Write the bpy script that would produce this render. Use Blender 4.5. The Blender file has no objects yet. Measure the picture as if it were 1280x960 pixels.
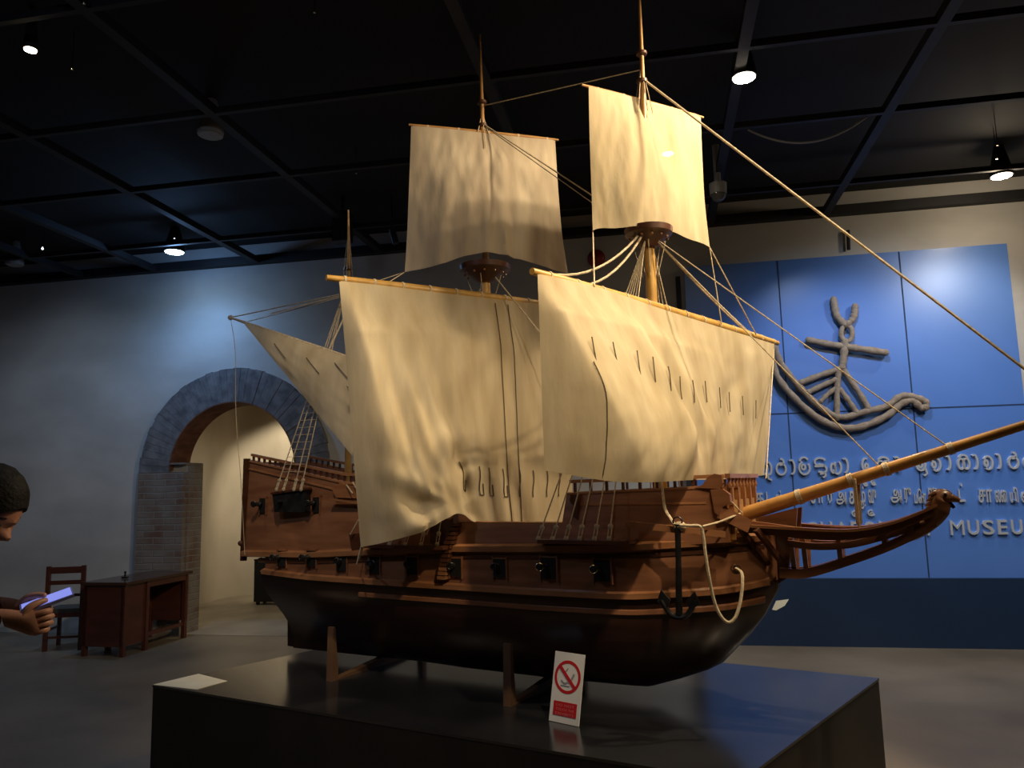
import bpy, math, random
from mathutils import Vector, Matrix, noise
random.seed(4)
V=Vector; PI=math.pi
scn=bpy.context.scene; COL=scn.collection
# ------------------------------------------------------------------ camera geometry
F=960.; PITCH=math.radians(7.6); ROLL=math.radians(1.35); CZ=1.65
CAM=V((0,0,CZ)); FW=V((0,math.cos(PITCH),math.sin(PITCH))); R0=V((1,0,0)); U0=R0.cross(FW)
RT=R0*math.cos(ROLL)-U0*math.sin(ROLL); UP=R0*math.sin(ROLL)+U0*math.cos(ROLL)
def ray(px,py): return RT*((px-640)/F)+UP*((480-py)/F)+FW
def atz(px,py,z):
    d=ray(px,py); return CAM+d*((z-CZ)/d.z)
def onplane(px,py,p0,n):
    d=ray(px,py); return CAM+d*((p0-CAM).dot(n)/d.dot(n))
def aty(px,py,y):
    d=ray(px,py); return CAM+d*(y/d.y)
# ship frame: t along keel to the bow, v to port (away), z up
SO=V((-1.46,5.19,0)); SU=V((.866,-.5,0)); SV=V((.5,.866,0))
def S(t,v,z): return SO+SU*t+SV*v+V((0,0,z))
def shp(px,py,v): return onplane(px,py,SO+SV*v,SV)
def shl(px,py,v):
    p=shp(px,py,v)-SO; return p.dot(SU),p.z
# wall frame
W0=V((0,8.66,0)); WE=V((.9824,-.1867,0)); WN=V((.1867,.9824,0))
def W(s,z,off=0.): return W0+WE*s+V((0,0,z))-WN*off
def wpx(px,py,off=0.): return onplane(px,py,W0-WN*off,WN)
def wsz(px,py,off=0.):
    p=wpx(px,py,off)-W0; return p.dot(WE),p.z

cam=bpy.data.cameras.new('camera'); co=bpy.data.objects.new('camera',cam); COL.objects.link(co)
M=Matrix((RT,UP,-FW)).transposed().to_4x4(); M.translation=CAM; co.matrix_world=M
cam.sensor_width=36; cam.lens=F/1280*36; cam.clip_end=100; scn.camera=co

# ------------------------------------------------------------------ materials
def nm(name):
    m=bpy.data.materials.new(name); m.use_nodes=True; nt=m.node_tree
    return m,nt,nt.nodes['Principled BSDF']
def mat(name,c1,c2=None,rough=.5,metal=0,scale=(6,6,6),bump=0.,bscale=30,detail=5,spec=.5,coat=0,lo=.35,hi=.65,sheen=0):
    m,nt,b=nm(name); N=nt.nodes; L=nt.links
    b.inputs['Roughness'].default_value=rough; b.inputs['Metallic'].default_value=metal
    b.inputs['Specular IOR Level'].default_value=spec; b.inputs['Coat Weight'].default_value=coat
    b.inputs['Coat Roughness'].default_value=.15
    tc=N.new('ShaderNodeTexCoord')
    if c2:
        mp=N.new('ShaderNodeMapping'); mp.inputs['Scale'].default_value=scale
        nz=N.new('ShaderNodeTexNoise'); nz.inputs['Scale'].default_value=1; nz.inputs['Detail'].default_value=detail
        rp=N.new('ShaderNodeValToRGB'); rp.color_ramp.elements[0].position=lo; rp.color_ramp.elements[1].position=hi
        rp.color_ramp.elements[0].color=(*c1,1); rp.color_ramp.elements[1].color=(*c2,1)
        L.new(tc.outputs['Object'],mp.inputs[0]); L.new(mp.outputs[0],nz.inputs[0]); L.new(nz.outputs[0],rp.inputs[0]); L.new(rp.outputs[0],b.inputs['Base Color'])
    else: b.inputs['Base Color'].default_value=(*c1,1)
    if bump:
        nb=N.new('ShaderNodeTexNoise'); nb.inputs['Scale'].default_value=bscale; nb.inputs['Detail'].default_value=4
        bp=N.new('ShaderNodeBump'); bp.inputs['Strength'].default_value=bump; bp.inputs['Distance'].default_value=.01
        L.new(tc.outputs['Object'],nb.inputs[0]); L.new(nb.outputs[0],bp.inputs['Height']); L.new(bp.outputs[0],b.inputs['Normal'])
    return m
def emis(name,c,s):
    m,nt,b=nm(name); b.inputs['Base Color'].default_value=(*c,1); b.inputs['Emission Color'].default_value=(*c,1); b.inputs['Emission Strength'].default_value=s
    return m
def cloth(name,c1,c2,trans=.28):
    m,nt,b=nm(name); N=nt.nodes; L=nt.links
    b.inputs['Roughness'].default_value=.9; b.inputs['Specular IOR Level'].default_value=.1
    tc=N.new('ShaderNodeTexCoord'); mp=N.new('ShaderNodeMapping'); mp.inputs['Scale'].default_value=(9,9,1.6)
    nz=N.new('ShaderNodeTexNoise'); nz.inputs['Scale'].default_value=1; nz.inputs['Detail'].default_value=6
    rp=N.new('ShaderNodeValToRGB'); rp.color_ramp.elements[0].position=.3; rp.color_ramp.elements[1].position=.68
    rp.color_ramp.elements[0].color=(*c1,1); rp.color_ramp.elements[1].color=(*c2,1)
    L.new(tc.outputs['Object'],mp.inputs[0]); L.new(mp.outputs[0],nz.inputs[0]); L.new(nz.outputs[0],rp.inputs[0]); L.new(rp.outputs[0],b.inputs['Base Color'])
    nb=N.new('ShaderNodeTexNoise'); nb.inputs['Scale'].default_value=1.; nb.inputs['Detail'].default_value=6
    mb=N.new('ShaderNodeMapping'); mb.inputs['Scale'].default_value=(14,14,5)
    bp=N.new('ShaderNodeBump'); bp.inputs['Strength'].default_value=.45; bp.inputs['Distance'].default_value=.012
    L.new(tc.outputs['Object'],mb.inputs[0]); L.new(mb.outputs[0],nb.inputs[0]); L.new(nb.outputs[0],bp.inputs['Height']); L.new(bp.outputs[0],b.inputs['Normal'])
    tr=N.new('ShaderNodeBsdfTranslucent'); mx=N.new('ShaderNodeMixShader'); mx.inputs[0].default_value=trans
    tp=N.new('ShaderNodeBsdfTransparent'); mx2=N.new('ShaderNodeMixShader'); mx2.inputs[0].default_value=.025
    L.new(rp.outputs[0],tr.inputs[0]); L.new(b.outputs[0],mx.inputs[1]); L.new(tr.outputs[0],mx.inputs[2])
    L.new(mx.outputs[0],mx2.inputs[1]); L.new(tp.outputs[0],mx2.inputs[2])
    L.new(mx2.outputs[0],N['Material Output'].inputs[0]); return m
def brick(name,c1,c2,cm,sc=1.,bw=.22,rh=.075):
    m,nt,b=nm(name); N=nt.nodes; L=nt.links; b.inputs['Roughness'].default_value=.85
    tc=N.new('ShaderNodeTexCoord'); sp=N.new('ShaderNodeSeparateXYZ'); cb=N.new('ShaderNodeCombineXYZ')
    ad=N.new('ShaderNodeMath'); ad.operation='ADD'
    L.new(tc.outputs['Object'],sp.inputs[0]); L.new(sp.outputs[0],ad.inputs[0]); L.new(sp.outputs[1],ad.inputs[1]); L.new(ad.outputs[0],cb.inputs[0]); L.new(sp.outputs[2],cb.inputs[1])
    nw=N.new('ShaderNodeTexNoise'); nw.inputs['Scale'].default_value=9
    mxv=N.new('ShaderNodeMix'); mxv.data_type='VECTOR'; mxv.inputs[0].default_value=.025
    L.new(cb.outputs[0],mxv.inputs[4]); L.new(nw.outputs['Color'],mxv.inputs[5])
    bt=N.new('ShaderNodeTexBrick'); bt.inputs['Scale'].default_value=sc; bt.inputs['Brick Width'].default_value=bw; bt.inputs['Row Height'].default_value=rh
    bt.inputs['Mortar Size'].default_value=.008; bt.inputs['Color1'].default_value=(*c1,1); bt.inputs['Color2'].default_value=(*c2,1); bt.inputs['Mortar'].default_value=(*cm,1)
    bt.inputs['Mortar Smooth'].default_value=.5
    L.new(mxv.outputs[1],bt.inputs[0])
    nz=N.new('ShaderNodeTexNoise'); nz.inputs['Scale'].default_value=3.5; nz.inputs['Detail'].default_value=8; L.new(tc.outputs['Object'],nz.inputs[0])
    rp=N.new('ShaderNodeValToRGB'); rp.color_ramp.elements[0].position=.35; rp.color_ramp.elements[1].position=.6
    L.new(nz.outputs[0],rp.inputs[0])
    mx=N.new('ShaderNodeMix'); mx.data_type='RGBA'; L.new(rp.outputs[0],mx.inputs[0]); L.new(bt.outputs[0],mx.inputs[6]); mx.inputs[7].default_value=(*cm,1)
    L.new(mx.outputs[2],b.inputs['Base Color'])
    bp=N.new('ShaderNodeBump'); bp.inputs['Strength'].default_value=.6; bp.inputs['Distance'].default_value=.01; L.new(bt.outputs['Fac'],bp.inputs['Height']); bp.invert=True
    L.new(bp.outputs[0],b.inputs['Normal']); return m

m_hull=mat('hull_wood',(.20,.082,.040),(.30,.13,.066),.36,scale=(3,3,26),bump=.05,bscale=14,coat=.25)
m_hulllow=mat('hull_bottom_wood',(.03,.011,.007),(.055,.02,.012),.33,scale=(3,3,22),bump=.05,coat=.2)  # dark paint, with the shade under the hull also put into the colour
m_trim=mat('rail_wood',(.26,.11,.048),(.37,.17,.08),.25,scale=(4,4,20),coat=.3)
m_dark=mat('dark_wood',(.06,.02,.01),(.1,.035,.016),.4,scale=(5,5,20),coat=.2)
m_cradle=mat('cradle_wood',(.11,.058,.032),(.16,.085,.046),.6,scale=(6,6,6))
m_cab=mat('bulkhead_wood',(.3,.13,.04),(.4,.18,.06),.4,scale=(8,8,8),coat=.2)
m_deck=mat('deck_wood',(.3,.15,.05),(.42,.22,.09),.5,scale=(4,30,4))
m_spar=mat('spar_wood',(.42,.23,.05),(.6,.36,.1),.42,scale=(10,10,10),coat=.15)
m_spard=mat('topmast_wood',(.32,.16,.05),(.42,.22,.08),.45,scale=(10,10,10))
m_bow=mat('bowsprit_wood',(.34,.16,.035),(.48,.25,.07),.38,scale=(8,8,8),coat=.2)
m_black=mat('black_iron',(.012,.012,.014),(.03,.03,.034),.38,scale=(20,20,20),metal=.3)
m_port=mat('port_black',(.004,.004,.005),rough=.8)
m_silver=mat('bright_brass',(.75,.68,.5),rough=.2,metal=1)
m_rope=mat('rope',(.42,.33,.22),(.62,.52,.38),.9,scale=(60,60,60),bump=.4,bscale=200)
m_roped=mat('dark_cord',(.10,.075,.04),rough=.9)
m_sail=cloth('sail_canvas',(.52,.42,.27),(.68,.58,.41))
m_sail2=cloth('topsail_canvas',(.47,.38,.29),(.62,.53,.41))
m_plat=mat('platform_paint',(.014,.015,.019),(.022,.023,.028),.19,scale=(2,2,2),bump=.02,bscale=6,spec=.9)
m_platside=mat('platform_side_paint',(.009,.008,.008),(.014,.012,.011),.55,scale=(4,4,4))
m_floor=mat('concrete_floor',(.12,.097,.07),(.195,.16,.115),.42,scale=(1.1,1.1,1.1),bump=.08,bscale=5,detail=9)
m_floor2=mat('passage_floor_concrete',(.2,.17,.13),(.3,.26,.2),.5,scale=(2,2,2),detail=8)
m_wall=mat('plaster_wall',(.42,.41,.39),(.52,.51,.49),.9,scale=(1.2,1.2,2.2),bump=.25,bscale=6,detail=9)
m_wallup=mat('block_wall',(.36,.34,.31),(.46,.44,.40),.9,scale=(.9,.9,2.4),detail=3)
m_pass=mat('cream_plaster',(.5,.44,.35),(.6,.53,.43),.9,scale=(2,2,1),bump=.2,bscale=5,detail=8)
m_ceil=mat('black_ceiling',(.003,.003,.0035),(.005,.005,.0055),.8,scale=(1,1,1))
m_beam=mat('ceiling_beam_paint',(.008,.008,.01),(.012,.012,.015),.65,scale=(3,3,3))
m_stone=mat('arch_stone',(.10,.10,.108),(.19,.19,.20),.9,scale=(9,9,9),bump=.5,bscale=25,detail=8)
m_brick=brick('arch_brick',(.13,.06,.04),(.17,.13,.105),(.20,.185,.165))
m_redbrick=mat('soffit_brick',(.11,.045,.028),(.2,.09,.06),.9,scale=(5,5,14),bump=.4,bscale=20)
m_blue=mat('blue_panel_paint',(.08,.19,.54),(.095,.215,.58),.3,scale=(1,1,1),spec=.5)
m_navy=mat('navy_plinth_paint',(.006,.022,.06),(.009,.028,.07),.45,scale=(1,1,1))
m_seam=mat('seam_dark',(.012,.03,.09),rough=.8)
m_chrome=mat('letter_chrome',(.92,.93,.95),rough=.2,metal=.55)
m_clay=mat('emblem_clay',(.22,.165,.12),(.30,.235,.175),.85,scale=(20,20,20),bump=.6,bscale=60)
m_desk=mat('desk_wood',(.06,.018,.012),(.095,.028,.018),.4,scale=(3,3,12),coat=.3)
m_desktop=mat('desk_top',(.06,.03,.022),rough=.22)
m_seat=mat('seat_vinyl',(.06,.06,.05),rough=.5)
m_white=mat('sign_white',(.85,.85,.87),rough=.4)
m_red=mat('sign_red',(.62,.02,.03),rough=.4)
m_grey=mat('sign_grey',(.35,.36,.42),rough=.5)
m_lightpatch=mat('light_patch',(.85,.78,.58),(.9,.84,.66),.6,scale=(8,8,8))  # cream of the light patches, brightness put into the colour
m_skin=mat('skin',(.27,.125,.08),(.33,.165,.11),.5,scale=(20,20,20),spec=.4)
m_hair=mat('hair',(.004,.0035,.0035),(.008,.007,.007),.7,scale=(60,60,60),bump=.35,bscale=120,spec=.2)
m_shirt=mat('black_shirt',(.012,.012,.014),rough=.9)
m_trou=mat('trousers',(.03,.03,.04),rough=.9)
m_phone=mat('phone_case',(.25,.27,.6),rough=.3)
m_screen=emis('phone_screen',(.25,.3,.9),.7)
m_bell=mat('bell_red',(.25,.012,.012),rough=.4)
m_fix=mat('fixture_grey',(.28,.28,.28),rough=.5)
m_lampw=emis('lamp_warm',(1,.86,.62),60)
m_lampc=emis('lamp_cool',(.6,.85,1),45)
m_lamps=emis('lamp_small',(1,.8,.5),60)
m_led=emis('led',(.8,.9,1),3)

# ------------------------------------------------------------------ objects
def link(name,verts,faces,m,parent=None,smooth=False):
    c=V((0,0,0))
    for v in verts: c+=V(v)
    c/=max(1,len(verts)); c.z=min(V(v).z for v in verts)
    me=bpy.data.meshes.new(name); me.from_pydata([tuple(V(v)-c) for v in verts],[],faces); me.validate(); me.update()
    if smooth:
        for p in me.polygons: p.use_smooth=True
        try: me.set_sharp_from_angle(angle=math.radians(45))
        except Exception: pass
    me.materials.append(m)
    o=bpy.data.objects.new(name,me); COL.objects.link(o)
    if parent is None: o.location=c; o['_w']=tuple(c)
    else:
        pw=V(parent['_w']); o.parent=parent; o['_w']=tuple(c); o.location=c-pw
    return o
def empty(name,loc,label,cat,group=None):
    o=bpy.data.objects.new(name,None); COL.objects.link(o); o.location=loc; o['_w']=tuple(loc); o.empty_display_size=.1
    return tag(o,label,cat,group)
def tag(o,label,cat,group=None):
    o['label']=label; o['category']=cat
    if group: o['group']=group
    return o
def struct(o): o['kind']='structure'; return o
def lab(o,l): o['label']=l; return o
class B:
    def __init__(s): s.v=[]; s.f=[]
    def add(s,vs,fs):
        k=len(s.v); s.v+= [V(a) for a in vs]; s.f+=[tuple(i+k for i in f) for f in fs]; return s
    def box8(s,p):  # p: 4 bottom, 4 top
        return s.add(p,[(3,2,1,0),(4,5,6,7),(0,1,5,4),(1,2,6,5),(2,3,7,6),(3,0,4,7)])
    def bar(s,a,b,w,h,up=V((0,0,1))):   # rectangular bar a->b, w across, h along up
        a=V(a);b=V(b);d=(b-a).normalized(); x=d.cross(up)
        if x.length<1e-4: x=d.cross(V((1,0,0)))
        x.normalize(); y=x.cross(d).normalized(); x=x*w/2; y=y*h/2
        return s.box8([a-x-y,a+x-y,b+x-y,b-x-y,a-x+y,a+x+y,b+x+y,b-x+y])
    def box(s,c,ax,ay,az):  # half-vectors
        c=V(c); return s.box8([c-ax-ay-az,c+ax-ay-az,c+ax+ay-az,c-ax+ay-az,c-ax-ay+az,c+ax-ay+az,c+ax+ay+az,c-ax+ay+az])
    def tube(s,pts,r,n=8,closed=False):
        pts=[V(p) for p in pts]; m=len(pts); rs=r if isinstance(r,(list,tuple)) else [r]*m
        vs=[];fs=[]; prev=None
        for i,p in enumerate(pts):
            if closed: d=pts[(i+1)%m]-pts[i-1]
            else: d=pts[min(i+1,m-1)]-pts[max(i-1,0)]
            if d.length<1e-9: d=V((0,0,1))
            d.normalize()
            if prev is None:
                x=d.cross(V((0,0,1)))
                if x.length<.05: x=d.cross(V((1,0,0)))
            else: x=prev-d*prev.dot(d)
            x.normalize(); prev=x; y=d.cross(x)
            for k in range(n):
                a=2*PI*k/n; vs.append(p+(x*math.cos(a)+y*math.sin(a))*rs[i])
        for i in range(m if closed else m-1):
            j=(i+1)%m
            for k in range(n): l=(k+1)%n; fs.append((i*n+k,i*n+l,j*n+l,j*n+k))
        if not closed: fs+= [tuple(reversed(range(n))),tuple((m-1)*n+k for k in range(n))]
        return s.add(vs,fs)
    def lathe(s,base,axis,prof,n=20):   # prof: (dist along axis, radius)
        a=V(axis).normalized(); return s.tube([V(base)+a*h for h,_ in prof],[r for _,r in prof],n)
    def poly(s,outer,ext):  # extruded convex-ish polygon
        n=len(outer); e=V(ext); vs=[V(p) for p in outer]+[V(p)+e for p in outer]
        fs=[tuple(reversed(range(n))),tuple(range(n,2*n))]+[(i,(i+1)%n,n+(i+1)%n,n+i) for i in range(n)]
        return s.add(vs,fs)
    def loft(s,rings,caps=True,closed=True):
        n=len(rings[0]); vs=[p for r in rings for p in r]; fs=[]
        for i in range(len(rings)-1):
            for k in range(n if closed else n-1):
                l=(k+1)%n; fs.append((i*n+k,i*n+l,(i+1)*n+l,(i+1)*n+k))
        if caps: fs+=[tuple(reversed(range(n))),tuple((len(rings)-1)*n+k for k in range(n))]
        return s.add(vs,fs)
    def ball(s,c,rx,ry=None,rz=None,n=12,m=8):
        ry=ry or rx; rz=rz or rx
        rings=[[V(c)+V((rx*math.sin(PI*i/m)*math.cos(2*PI*k/n),ry*math.sin(PI*i/m)*math.sin(2*PI*k/n),-rz*math.cos(PI*i/m))) for k in range(n)] for i in range(1,m)]
        return s.loft(rings)
    def build(s,name,m,parent=None,smooth=False): return link(name,s.v,s.f,m,parent,smooth)
def lerp(tab,x):
    if x<=tab[0][0]: return tab[0][1]
    for (a,b),(c,d) in zip(tab,tab[1:]):
        if x<=c: return b+(d-b)*((x-a)/(c-a) if c>a else 1)
    return tab[-1][1]
def smoothpath(pts,k=6):
    P=[V(p) for p in pts]; out=[]
    for i in range(len(P)-1):
        a=P[max(i-1,0)];b=P[i];c=P[i+1];d=P[min(i+2,len(P)-1)]
        for j in range(k):
            t=j/k; out.append(.5*((2*b)+(c-a)*t+(2*a-5*b+4*c-d)*t*t+(-a+3*b-3*c+d)*t**3))
    out.append(P[-1]); return out
def sag(a,b,s,k=12):
    a=V(a);b=V(b); return [a.lerp(b,i/k)-V((0,0,s*4*(i/k)*(1-i/k))) for i in range(k+1)]

# ================================================================== ROOM
SL,SR=-8.,8.  # wall extent along WE
HC=4.72       # ceiling height
AC=-3.43; AZ=1.92; RI=.83; RO=1.235; JL,JR=-4.05,-2.62; JT=2.02   # arch
def arc(r,a0,a1,n): return [(AC+r*math.cos(a0+(a1-a0)*i/n),AZ+r*math.sin(a0+(a1-a0)*i/n)) for i in range(n+1)]
b=B(); TH=.3
ia=math.asin((JT-AZ)/RI)
hole=[(JL,0),(JL,JT)]+[(s,z) for s,z in arc(RI,PI-ia,ia,28)]+[(JR,JT),(JR,0)]
# wall face around opening: strips up to the ceiling
front=[];
LL,RR=AC-RI*math.cos(ia),AC+RI*math.cos(ia)
def wbox(s0,s1,z0,z1): b.box8([W(s0,z0),W(s1,z0),W(s1,z0,-TH),W(s0,z0,-TH),W(s0,z1),W(s1,z1),W(s1,z1,-TH),W(s0,z1,-TH)])
wbox(SL,LL,0,HC); wbox(LL,JL,0,JT); wbox(RR,SR,0,HC); wbox(JR,RR,0,JT)
A=hole[2:-2]
A=[p for p in A]
inner=[(JL,JT)]+A+[(JR,JT)]
# arch head: only span between jambs; the wider ring is handled by ring trim in front
span=[(LL,JT)]+[p for p in A if LL<p[0]<RR]+[(RR,JT)]
for (s0,z0),(s1,z1) in zip(span,span[1:]):
    if abs(s1-s0)<1e-5: continue
    b.box8([W(s0,z0),W(s1,z1),W(s1,z1,-TH),W(s0,z0,-TH),W(s0,HC),W(s1,HC),W(s1,HC,-TH),W(s0,HC,-TH)])
struct(b.build('wall_back',m_wall))
# ring of voussoirs proud of the wall, plus the soffit ledge where it springs
b=B(); nv=40
for i in range(nv):
    a0=PI*(i)/nv+ .0015; a1=PI*(i+1)/nv-.0015; ro=RO+random.uniform(-.008,.008); dp=.07+random.uniform(-.003,.003); g=.012/RO/2
    q=[(RI-.0,a0),(ro,a0),(ro,a1),(RI-.0,a1)]
    P=[(AC+r*math.cos(a),AZ+r*math.sin(a)) for r,a in q]
    b.box8([W(*P[0],-.02),W(*P[1],-.02),W(*P[2],-.02),W(*P[3],-.02),W(*P[0],dp),W(*P[1],dp),W(*P[2],dp),W(*P[3],dp)])
struct(b.build('trim_1',m_stone))
b=B()
for s0,s1 in ((AC-RO,JL),(JR,AC+RO)):
    b.box8([W(s0,0,-.02),W(s1,0,-.02),W(s1,0,.08),W(s0,0,.08),W(s0,AZ,-.02),W(s1,AZ,-.02),W(s1,AZ,.08),W(s0,AZ,.08)])
for s0,s1 in ((JL-.002,JL+.012),(JR-.012,JR+.002)):
    b.box8([W(s0,0,-TH),W(s1,0,-TH),W(s1,0,.0),W(s0,0,.0),W(s0,JT+.004,-TH),W(s1,JT+.004,-TH),W(s1,JT+.004,.0),W(s0,JT+.004,.0)])
for s0,s1 in ((LL-.0,JL+.004),(JR-.004,RR)):
    b.box8([W(s0,JT-.01,-TH),W(s1,JT-.01,-TH),W(s1,JT-.01,.08),W(s0,JT-.01,.08),W(s0,JT+.012,-TH),W(s1,JT+.012,-TH),W(s1,JT+.012,.08),W(s0,JT+.012,.08)])
struct(b.build('trim_2',m_brick))
b=B()
rin=[[W(s,z,.08),W(s,z,-TH-.02),W(AC+(s-AC)*.985,AZ+(z-AZ)*.985,-TH-.02),W(AC+(s-AC)*.985,AZ+(z-AZ)*.985,.08)] for s,z in arc(RI,PI-.03,.03,32)]
b.loft(rin); struct(b.build('trim_3',m_redbrick,smooth=True))
# passage beyond
PD=3.3; b=B()
PL,PR=-5.3,-2.2
pts=[(PL,-TH-.005),(PL,-PD+.5)]+[(PL+.5-.5*math.cos(a*PI/12),-PD+.5-.5*math.sin(a*PI/12)) for a in range(1,7)]+[(PR-.6,-PD),(PR,-PD+.3),(PR,-TH)]
rr=[[W(s,0,d) ,W(s,3.3,d)] for s,d in pts]; b.loft(rr,caps=False,closed=False)
struct(b.build('wall_passage',m_pass,smooth=True))
b=B(); b.box8([W(PL,3.3,-TH),W(PR,3.3,-TH),W(PR,3.3,-PD),W(PL,3.3,-PD),W(PL,3.4,-TH),W(PR,3.4,-TH),W(PR,3.4,-PD),W(PL,3.4,-PD)]); struct(b.build('ceiling_passage',m_pass))
b=B(); b.box8([W(PL,-.1,.02),W(PR,-.1,.02),W(PR,-.1,-PD),W(PL,-.1,-PD),W(PL,.004,.02),W(PR,.004,.02),W(PR,.004,-PD),W(PL,.004,-PD)]); struct(b.build('floor_passage',m_floor2))
FA=-2.6
b=B(); b.box8([V((-9,FA,-.1)),V((9,FA,-.1)),W(SR,-.1,-.3),W(SL,-.1,-.3),V((-9,FA,0)),V((9,FA,0)),W(SR,0,-.3),W(SL,0,-.3)]); struct(b.build('floor',m_floor))
b=B(); b.box8([V((-9,FA,HC)),V((9,FA,HC)),W(SR,HC,-.4),W(SL,HC,-.4),V((-9,FA,HC+.1)),V((9,FA,HC+.1)),W(SR,HC+.1,-.4),W(SL,HC+.1,-.4)]); struct(b.build('ceiling',m_ceil))
m_side=mat('side_wall_paint',(.10,.10,.11),(.13,.13,.14),.9,scale=(1,1,1))
def sidewall(name,a,c):
    a=V(a);c=V(c); bb=B(); bb.bar(a+V((0,0,HC/2)),c+V((0,0,HC/2)),.15,HC); struct(bb.build(name,m_side))
sidewall('wall_left',(-8.9,FA,0),W(SL-.0,0)); sidewall('wall_right',(8.6,FA,0),W(SR-.15,0)); sidewall('wall_front',(-8.9,FA,0),(8.6,FA,0))
# ceiling grid: black steel members below the ceiling
BZ=4.45
def cbeam(name,a,c,w=.07,h=.07,label='dark'):
    bb=B(); bb.bar(V((a[0],a[1],BZ+h/2)),V((c[0],c[1],BZ+h/2)),w,h); return struct(bb.build(name,m_beam))
k=5
cbeam('trim_%d'%k,W(SL+.2,0,.05),W(SR-.4,0,.05),.1,.1); k+=1
for s in (-6.9,-5.6,-4.55,-3.15,-1.55,.55,2.28,3.48,5.75):
    a=W(s,0,.1); c=a-WN*9.5; cbeam('trim_%d'%k,a,c,.075); k+=1
for d in (.95,2.42,3.6,4.9,6.2):
    cbeam('trim_%d'%k,W(SL+.6,0,d),W(SR-1.2,0,d),.04,.05); k+=1

# ================================================================== SIGN BOARD
PZ0,PZ1=.66,3.99; PS0,PS1=1.97,5.19; PO=.1
sb=empty('sign_board',W(3.5,0,.06),'large blue wall board with chrome museum lettering on a navy plinth behind the ship','sign board')
b=B(); b.box8([W(PS0,PZ0,.0),W(PS1,PZ0,.0),W(PS1,PZ0,PO),W(PS0,PZ0,PO),W(PS0,PZ1,.0),W(PS1,PZ1,.0),W(PS1,PZ1,PO),W(PS0,PZ1,PO)])
b.build('blue_panel',m_blue,sb)
b=B(); e_=.03
b.box8([W(2.2,0,.0),W(7.0,0,.0),W(7.0,0,PO+.06),W(2.2,0,PO+.06),W(2.2,PZ0,.0),W(7.0,PZ0,.0),W(7.0,PZ0,PO+.06),W(2.2,PZ0,PO+.06)])
b.build('plinth',m_navy,sb)
for s in (2.95,4.165):
    b=B(); b.box(W(s,(PZ0+PZ1)/2,PO+.001),WE*.006,WN*.003,V((0,0,(PZ1-PZ0)/2-.005))); b.build('seam',m_seam,sb)
b=B(); b.box(W((PS0+PS1)/2,2.34,PO+.001),WE*((PS1-PS0)/2-.005),WN*.003,V((0,0,.006))); b.build('seam',m_seam,sb)
# --- stroke glyphs: unit box coordinates x 0..1, y 0..1
def circ(cx,cy,rx,ry,a0=0,a1=360,n=14): return [(cx+rx*math.cos(math.radians(a0+(a1-a0)*i/n)),cy+ry*math.sin(math.radians(a0+(a1-a0)*i/n))) for i in range(n+1)]
G={
 'pu':[circ(.35,.5,.3,.42,60,400),circ(.75,.45,.22,.4,120,-150),[(.6,.1),(.7,-.2),(.95,-.3)]],
 'ra':[circ(.5,.4,.4,.38),circ(.5,.85,.25,.2,-120,100,8)],
 'aa':[circ(.3,.5,.42,.45,100,-110),[(.15,.95),(.0,.9)]],
 'vi':[circ(.5,.42,.45,.42,110,400),circ(.42,.48,.16,.16),circ(.5,.85,.35,.25,20,180,8)],
 'du':[circ(.5,.78,.36,.25,20,260),circ(.5,.32,.4,.3,110,-100),circ(.4,-.05,.42,.2,100,-60,8),[(.1,.5),(.8,.52)]],
 'ya':[circ(.22,.35,.2,.3,0,360),circ(.6,.4,.36,.42,200,420),[(.42,.2),(.42,.75)]],
 'ke':[circ(.4,.5,.38,.42,70,330),circ(.42,.42,.14,.16)],
 'ka':[circ(.28,.4,.25,.34,0,360),circ(.72,.4,.25,.34,0,360),circ(.5,.75,.34,.22,0,180,8)],
 'tu':[circ(.4,.45,.38,.4,60,380),circ(.35,.4,.15,.16),[(.75,.2),(.85,-.15),(.6,-.3)]],
 'ga':[circ(.45,.42,.42,.42,150,-130),circ(.25,.4,.16,.2)],
}
def glyph(name,strokes,px0,px1,py0,py1,th=.011,ext=.03):
    s0,z1=wsz(px0,py0,PO); s1,z0=wsz(px1,py1,PO); bb=B()
    for st in strokes:
        P=[(s0+(s1-s0)*x, z0+(z1-z0)*y) for x,y in st]
        rg=[]
        for i,(a,c) in enumerate(P):
            pa_=P[max(0,i-1)]; pb2=P[min(len(P)-1,i+1)]; dx,dz=pb2[0]-pa_[0],pb2[1]-pa_[1]; L=math.hypot(dx,dz) or 1; nx,nz=-dz/L*th,dx/L*th
            rg.append([W(a+nx,c+nz,PO),W(a-nx,c-nz,PO),W(a-nx*.8,c-nz*.8,PO+ext),W(a+nx*.8,c+nz*.8,PO+ext)])
        bb.loft(rg)
    return bb.build(name,m_chrome,sb)
row=[('pu',948,965),('ra',968,984),('aa',986,996),('vi',997,1013),('du',1015,1035),('ya',1037,1052),('aa',1053,1062),('ke',1076,1091),('ka',1094,1114),('aa',1117,1128),('tu',1143,1160),('ga',1162,1177),('aa',1180,1190),('ka',1195,1212),('aa',1214,1224),('ga',1227,1242),('aa',1244,1252),('ra',1257,1274),('ya',1277,1296)]
for g,a,c in row:
    yb=594-(a-960)*.028; glyph('letter',G[g],a,c,yb-19,yb)
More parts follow.
